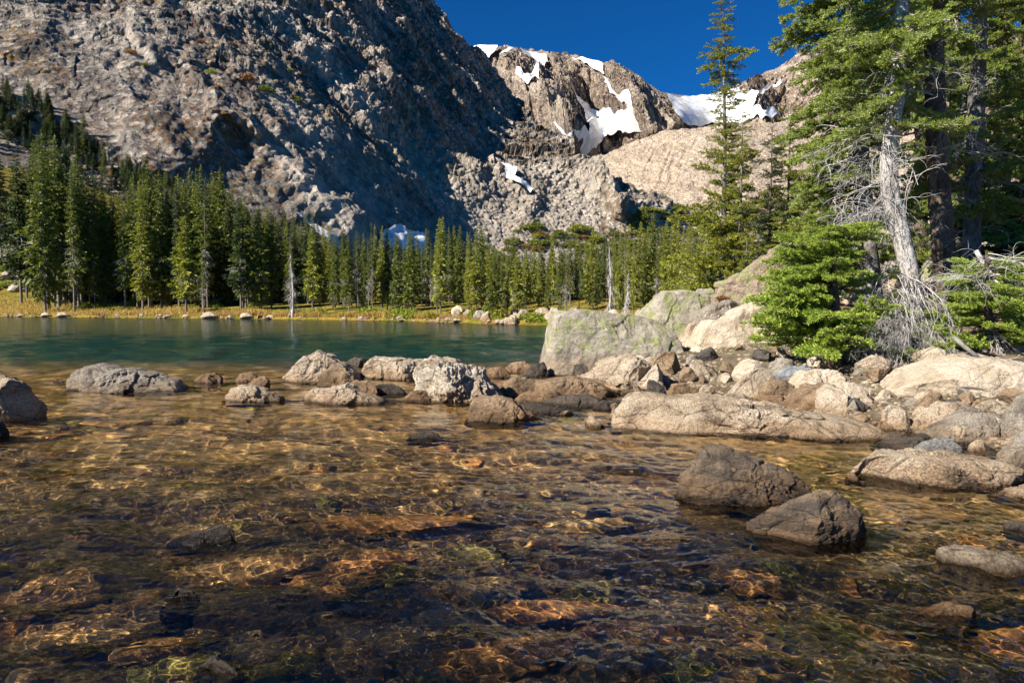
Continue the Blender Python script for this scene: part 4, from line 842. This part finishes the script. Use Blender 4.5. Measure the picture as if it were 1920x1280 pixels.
class Near(Tree):
    def __init__(s, pts, D, rad):
        super().__init__(); s.D = D; P = resample(px_path(pts, D), 34); s.foot = P[0].copy(); g = max(float(bank_z(P[0, 0], P[0, 1])), 0) - .15; s.foot[2] = min(g, P[0, 2])
        if P[0, 2] - s.foot[2] > .02: P = np.concatenate([[s.foot], P])
        s.P = P; r = np.interp(np.linspace(0, 1, len(P)), np.linspace(0, 1, len(rad)), rad)*D/F; r[:3] *= [1.3, 1.15, 1.05]
        v, f = tube(P, r, 14); a = v - np.repeat(P, 14, 0); v = v + a*(.16*fbm(v*np.array([5, 5, 2.]), 4, s=8)[:, None] + .10*vnoise(v*16)[:, None]); s.tr.append((v - s.foot, f))
    def limb(s, proto, py, a, L, tilt, dead=False, yaw=0.):
        p = on_path(s.P, py, s.D) - s.foot; Rm = rotz(a) @ roty(tilt) @ rotx(yaw)
        if dead: v, f = proto; s.d.append((xform(v, Rm, L, p), f)); return
        (wv, wf), T = proto; s.w.append((xform(wv, Rm, L, p), wf)); s.f.append(xform(T.reshape(-1, 3), Rm, L, p).reshape(-1, 3, 3))
def live(t, n, py0, py1, L0, L1, protoset, tilt=(-.1, .35), side=None, spread=1.):
    for k in range(n):
        u = (k + rg.random())/n; a = rg.uniform(0, 6.283) if side is None or rg.random() < .25 else rg.normal(side, spread)
        t.limb(protoset[rg.integers(len(protoset))], py0 + (py1 - py0)*u, a, (L0 + (L1 - L0)*u)*rg.uniform(.65, 1.15), rg.uniform(min(tilt), max(tilt)), yaw=rg.normal(0, .2))
def deads(t, n, py0, py1, L0, L1, side=None, spread=1., protoset=None, tilt=(-.2, .4)):
    ps = protoset or DB_
    for k in range(n):
        a = rg.uniform(0, 6.283) if side is None or rg.random() < .2 else rg.normal(side, spread); t.limb(ps[rg.integers(len(ps))], rg.uniform(min(py0, py1), max(py0, py1)), a, rg.uniform(min(L0, L1), max(L0, L1)), rg.uniform(min(tilt), max(tilt)), True, yaw=rg.uniform(-1, 1))
LEFT = math.pi*1.05
FG = 'firs on the right bank'
t = Near([(1726, 640), (1714, 560), (1702, 490), (1684, 420), (1666, 350), (1667, 280), (1680, 200), (1686, 120), (1690, 40), (1694, -60), (1690, -190)], 13., [18, 17, 16.5, 16, 15, 14, 13, 11.5, 10, 8])
live(t, 44, 240, -110, 1.3, 1.4, NB, (0, .45), LEFT, .8); deads(t, 34, 440, 220, .6, 1.6, LEFT, .8); deads(t, 14, 420, 60, .4, 1.1)
deads(t, 34, 600, 520, .9, 1.7, -math.pi*.72, .75, CB_, (.25, 1.0)); deads(t, 16, 590, 520, .7, 1.3, -.6, .8, CB_, (.3, 1.))
for k in range(95):
    a_ = at(rg.normal(1700, 9) + rg.choice([0, -35, 30], p=[.5, .35, .15]), rg.uniform(480, 625), rg.uniform(12.3, 12.9)); b_ = at(rg.uniform(1585, 1790), rg.uniform(620, 735), rg.uniform(11.0, 12.2)); u = np.linspace(0, 1, 9)[:, None]
    c_ = a_*.5 + b_*.5 + np.array([rg.normal(-.12, .28), rg.uniform(-.7, .0), rg.uniform(.0, .55)]); Q = (1-u)**2*a_ + 2*u*(1-u)*c_ + u*u*b_ + .045*np.cumsum(rg.normal(0, .5, (9, 3)), 0); r0 = rg.uniform(.004, .010)
    v, f = tube(Q - t.foot, np.linspace(r0, r0*.3, 9), 4); t.d.append((v, f))
    for _ in range(3):
        i = rg.integers(2, 8); bv, bf = DB_[rg.integers(7)]; t.d.append((xform(bv, frame_to((Q[i] - Q[i-1]) + rg.normal(0, .03, 3)), rg.uniform(.2, .5), Q[i] - t.foot), bf))
t.build('fir_tree', tuple(t.foot), 'needles_blue', 'bark_white', 'bent white-barked fir with a curtain of bleached dead twigs at its foot', FG)
t = Near([(1782, 590), (1772, 500), (1764, 400), (1756, 280), (1753, 160), (1751, 40), (1749, -60), (1748, -190)], 14.4, [25, 20, 18, 17, 16, 15, 13])
deads(t, 22, 300, 60, .5, 1.5); live(t, 26, 80, -110, 1.2, 1.4, NB, (0, .4)); deads(t, 12, 520, 300, .3, .8)
t.build('fir_tree', tuple(t.foot), 'needles_blue', 'bark_dark', 'straight dark brown trunk standing right of the bent white-barked fir', FG)
t = Near([(1818, 570), (1822, 470), (1824, 380), (1827, 280), (1833, 160), (1837, 40), (1840, -80), (1842, -190)], 17., [17, 15, 14, 13, 12, 11, 9])
live(t, 60, 400, -110, 1.7, 1.4, NB, (-.05, .4)); deads(t, 20, 500, 150, .5, 1.3)
t.build('fir_tree', tuple(t.foot), 'needles_blue', 'bark_grey', 'grey-spotted slender trunk, third from the left of the big firs', FG)
t = Near([(1644, 620), (1634, 530), (1626, 440), (1616, 330), (1610, 200), (1604, 80), (1600, -40), (1598, -190)], 15.4, [20, 17, 15, 14, 12, 11, 9])
live(t, 118, 450, -110, 1.45, 1.7, NB, (.0, .5), LEFT, 1.1); deads(t, 16, 600, 250, .5, 1.3, LEFT, 1.)
t.build('fir_tree', tuple(t.foot), 'needles_blue', 'bark_grey', 'dense fir with blue-green tufts hanging left of the bent white trunk', FG)
t = Near([(1578, 668), (1570, 600), (1562, 520), (1556, 450), (1553, 415)], 12.4, [13, 10, 7, 4, 2])
live(t, 98, 655, 430, 1.6, .8, LB, (-.3, .15), LEFT, .8); live(t, 12, 640, 440, .7, .5, LB, (-.2, .2), 0., .8); deads(t, 34, 665, 610, .4, .9, -math.pi*.6, .9, CB_, (.1, .8))
t.build('young_fir', tuple(t.foot), 'needles_bright', 'bark_dark', 'bright green bushy young fir spreading over the pale boulders', FG, 'young fir')
t = Near([(1858, 668), (1856, 620), (1852, 570), (1850, 500), (1850, 470)], 11.6, [11, 9, 6, 4, 2])
live(t, 62, 655, 490, 1.1, .6, LB, (-.3, .15), None); deads(t, 40, 668, 610, .5, 1.0, -math.pi*.5, 1., CB_, (.2, .9)); deads(t, 26, 520, 470, .6, 1.2, None)
t.build('young_fir', tuple(t.foot), 'needles_bright', 'bark_dark', 'low spreading young fir above the grey-white boulder', FG, 'young fir')
t = Near([(1950, 640), (1946, 560), (1942, 500), (1940, 460)], 12.6, [10, 8, 5, 2]); live(t, 34, 640, 480, 1.0, .6, LB, (-.3, .15))
t.build('young_fir', tuple(t.foot), 'needles_bright', 'bark_dark', 'green fir bough cut by the right edge beside the low spreading young fir', FG, 'young fir')
for px, D, top, lb in [(1925, 19., -150, 'fir cut by the right edge behind the third trunk'), (1880, 23., -150, 'fir filling the gap between the third trunk and the right edge'), (1725, 21., -150, 'shaded fir behind the bent trunk and the straight dark trunk'), (1790, 20, -130, 'fir crown showing between the straight dark trunk and the third trunk'), (1560, 20., -60, 'fir behind the dense blue-green one, at its left side')]:
    b = np.array(at(px, 560, D)); t = Near([(px + 4, 540), (px, 350), (px + 3, 150), (px, -20), (px, min(top, -60))] if px != 1560 else [(px + 3, 560), (px, 420), (px - 2, 340), (px, 300)], D, [13, 11, 10, 8, 5] if px != 1560 else [9, 7, 4, 2])
    live(t, 72 if px != 1560 else 46, 510, -110 if px != 1560 else 300, 2.2 if px != 1560 else 1.7, 1.6 if px != 1560 else .4, NB, (0, .4)); t.build('fir_tree', tuple(t.foot), 'needles_blue', 'bark_dark', lb, FG)
# slender spruces between the boulders and the far shore
def mid_tree(px, top, D, wide, n, label, bark='bark_grey', fol='needles_yel', base=540, bend=0., lowbare=.12, clump=.5):
    x0 = float(at(px, base, D)[0]); g = max(float(bank_z(x0, D)), 0.) - .2; e0 = tz(px, base)[1]; zt = H + float(tz(px, top)[1])*D; ht = zt - g; u = np.linspace(0, 1, 14)
    t = Tree(); path = np.stack([bend*np.sin(u*4), .05*np.sin(u*5), u*ht], -1); t.tr.append(tube(path, .0105*ht*(1.04 - u) + .008, 8)); lob = rg.uniform(0, 1, 14)
    for k in range(n):
        uu = lowbare + (1 - lowbare)*((k + rg.random())/n)**.9; p = np.array([np.interp(uu, u, path[:, j]) for j in range(3)])
        L = wide*((1 - uu)**.6*.8 + .16)*rg.uniform(.45, 1.2)*(1 - clump + 2*clump*lob[int(uu*13)]); (wv, wf), T = MB_[rg.integers(6)]; Rm = rotz(rg.uniform(0, 6.28)) @ roty(rg.uniform(-.45, .25)) @ rotx(rg.normal(0, .3))
        t.w.append((xform(wv, Rm, L, p), wf)); t.f.append(xform(T.reshape(-1, 3), Rm, L, p).reshape(-1, 3, 3))
    for k in range(10): v, f = DB_[rg.integers(7)]; uu = rg.uniform(.05, .4); t.d.append((xform(v, rotz(rg.uniform(0, 6.28)) @ roty(.2), wide*.7, np.array([np.interp(uu, u, path[:, j]) for j in range(3)])), f))
    return t.build('spruce_tree', (x0, D, g), fol, bark, label, 'slender spruces behind the bank boulders')
mid_tree(1350, -14, 27., 1.5, 210, 'tall ragged spruce whose top stands alone against the blue sky', bend=.12, clump=.55)
mid_tree(1386, 212, 26., 1.15, 120, 'half-height slim spruce close right of the tall ragged one', clump=.4)
mid_tree(1441, 238, 23., 1.2, 120, 'dark slim spruce left of the dense blue-green fir', fol='needles_dark', bark='bark_dark')
mid_tree(1474, 200, 23.5, 1.3, 130, 'yellow-green slim spruce touching the dense blue-green fir', clump=.3)
mid_tree(1512, 330, 21., 1.1, 90, 'yellow-green spruce between the slanting slab and the dense fir', clump=.3)
mid_tree(1420, 350, 25., 1.0, 80, 'short spruce standing behind the top of the slanting slab'); mid_tree(1325, 400, 31., 1.2, 80, 'short bushy spruce left of the tall ragged one', lowbare=.03)
mid_tree(1296, 440, 33., 1.2, 70, 'lowest bushy spruce over the small grey boulder top', lowbare=.02); mid_tree(1368, 420, 28., 1.1, 80, 'bushy spruce filling the foot of the tall ragged one', lowbare=.02)
mid_tree(1398, 440, 24., 1.0, 70, 'low green spruce touching the upper edge of the slanting slab', lowbare=.02); mid_tree(1462, 400, 20.5, 1.0, 80, 'low spruce growing from behind the tip of the slanting slab', lowbare=.02)
# fallen limb, sticks, autumn leaves
def stick(label, pts, D, r, name='fallen_branch', m='dead'):
    P = np.array([at(x, y, d_) for (x, y), d_ in zip(pts, D)]); Q = resample(P, 12); v, f = tube(Q, np.linspace(r, r*.45, 12), 7); parts = [(v, f)]
    for k in range(5):
        b, g = DB_[rg.integers(7)]; i = rg.integers(2, 11); parts.append((xform(b, rotz(rg.uniform(0, 6.28)), r*9, Q[i]), g))
    v, f = join(parts); c = Q[0].copy(); tag(link(name, mesh(name, v - c, f, True, [M[m]]), None, tuple(c)), label, 'dead branch', 'dead wood on the bank')
stick('grey fallen limb slanting down across the grey-white boulder', [(1788, 632), (1830, 668), (1880, 700), (1960, 745)], [10.3, 9.9, 9.7, 9.5], .034, m='bark_grey')
stick('pale stick lying in the rubble right of the grey-white boulder', [(1828, 764), (1850, 759), (1876, 757)], [8.9, 8.9, 8.9], .012)
stick('short upright pale stick in the rubble near the right edge', [(1866, 778), (1864, 760), (1862, 752)], [8.7, 8.7, 8.7], .010)
stick('bleached limb leaning between the third trunk and the right edge', [(1830, 470), (1860, 520), (1900, 560), (1940, 610)], [12.8, 12.6, 12.2, 12.], .045)
for px, py, D, w_, key, lb in [(1912, 590, 11.9, .28, 'rust', 'yellow autumn bush at the right edge'), (1730, 655, 12.4, .3, 'needles_dark', 'dark low growth under the dead twigs'), (1660, 640, 13., .5, 'needles_yel', 'green low growth behind the dead twigs'), (1780, 560, 14., .6, 'needles_yel', 'green undergrowth at the foot of the straight dark trunk'), (1900, 500, 15., .8, 'needles_yel', 'green undergrowth behind the bleached leaning limb'), (1690, 560, 15., .6, 'needles_far', 'dark undergrowth behind the bent trunk'), (1355, 555, 17.6, .2, 'rust', 'rusty tuft between the grey boulder tops')]:
    q = at(px, py, D); g = max(float(bank_z(q[0], D)), 0); put_bush((q[0], D, min(q[2] - w_*.4, g + 9) if lb.startswith('rusty') else g), w_, max(w_*.8, q[2] - g + w_*.3) if not lb.startswith('rusty') else w_*.6, key, lb, 'undergrowth on the right bank')

# bank rubble under the firs, gravel, and the rest of the far wood as one mass
rg = np.random.default_rng(202)
scatter_stones(60, bank_sample(1500, 1990, 640, 800), 'weathered stone half buried under the firs', 'rubble stones under the firs', bank_z, .2, .9, keep=lambda x, y: shore_dist(x, y) > .2)
scatter_stones(46, lambda: (lambda D, px: ((px-960)/F*D, D))(rg.uniform(16, 34), rg.uniform(1380, 2000)), 'grey boulder on the slope behind the firs', 'boulders on the slope behind the firs', bank_z, .6, 2.2, name='boulder', cat='boulder')
N = 9000; qx = rg.uniform(1080, 1990, N); qy = rg.uniform(690, 900, N); G = on_z(qx, qy, .08); sd_ = shore_dist(G[:, 0], G[:, 1]); G = G[sd_ > -.4]; G[:, 2] = bank_z(G[:, 0], G[:, 1]); N = len(G)
v0, f0 = ICO[2]; v0 = v0[:12]; f0 = ico(0)[1]; sc_ = (.015*(4**rg.random(N)))[:, None, None]; V = v0[None]*np.array([1, .8, .6])*sc_*rg.uniform(.7, 1.2, (N, 12, 1)) + G[:, None]; Fc = (f0[None] + (np.arange(N)*12)[:, None, None]).reshape(-1, 3)
tag(link('gravel', mesh('gravel', V.reshape(-1, 3), Fc, False, [M['tan']])), 'loose tan gravel between the bank boulders', 'gravel', kind='stuff')
scatter_stones(80, bank_sample(1180, 1660, 650, 745), 'angular boulder in the heap below the young fir', 'rubble boulders below the young fir', bank_z, .25, .85, keep=lambda x, y: shore_dist(x, y) > .1, sink=.15)
coarse = [far_spruce(rg, w_, b_, 2, 0, 0) for w_, b_ in ((.12, .1), (.10, .15), (.13, .05))]; cf = [np.concatenate(c_.f).reshape(-1, 3) for c_ in coarse]; ct = [c_.tr[0] for c_ in coarse]
FV, TV = [], []
for k in range(150):
    px = 60 + 1560*(k + rg.random())/150; a = (px - 960)/F; Y = 60.
    for _ in range(12): Y = float(interp(a*Y, FAR))
    Y += rg.uniform(14, 30); x = a*Y; z = float(far_z(x, Y)) - .2; top = float(interp(px, SKY)) + rg.uniform(5, 40); ht = H + float(tz(px, top)[1])*Y - z; j = rg.integers(3); Rm = rotz(rg.uniform(0, 6.28)); p = np.array([x, Y, z])
    FV.append(xform(cf[j], Rm, ht, p)); TV.append((xform(ct[j][0], Rm, ht, p), ct[j][1]))
for k in range(330):
    px = rg.uniform(-20, 600); up = float(interp(px, [(-10, 185), (60, 195), (130, 255), (200, 305), (260, 345), (330, 390), (420, 440), (560, 465)])); py = rg.uniform(up, up + 105); q = surf(shA, px, py); top = py - rg.uniform(32, 58)
    ht = H + float(tz(px, top)[1])*q[1] - q[2]; j = rg.integers(3); Rm = rotz(rg.uniform(0, 6.28)); FV.append(xform(cf[j][::2] if 0 else cf[j], Rm, ht, q)*1.); TV.append((xform(ct[j][0], Rm, ht, q), ct[j][1]))
v, f = tris(np.concatenate(FV).reshape(-1, 3, 3)); wood = link('background_wood', mesh('background_wood', v, f, False, [M['needles_dark']])); tag(wood, 'deeper rows of the spruce wood behind the far shore', 'wood', kind='stuff')
v, f = join(TV); link('trunk', mesh('trunk', v, f, True, [M['bark_far']]), wood)

scatter_stones(34, bank_sample(1560, 1980, 725, 850), 'weathered boulder packed in the rubble right of the long pale boulder', 'boulders packed in the right rubble', bank_z, .3, .7, name='boulder', cat='boulder', sink=.25, keep=lambda x, y: shore_dist(x, y) > .05)
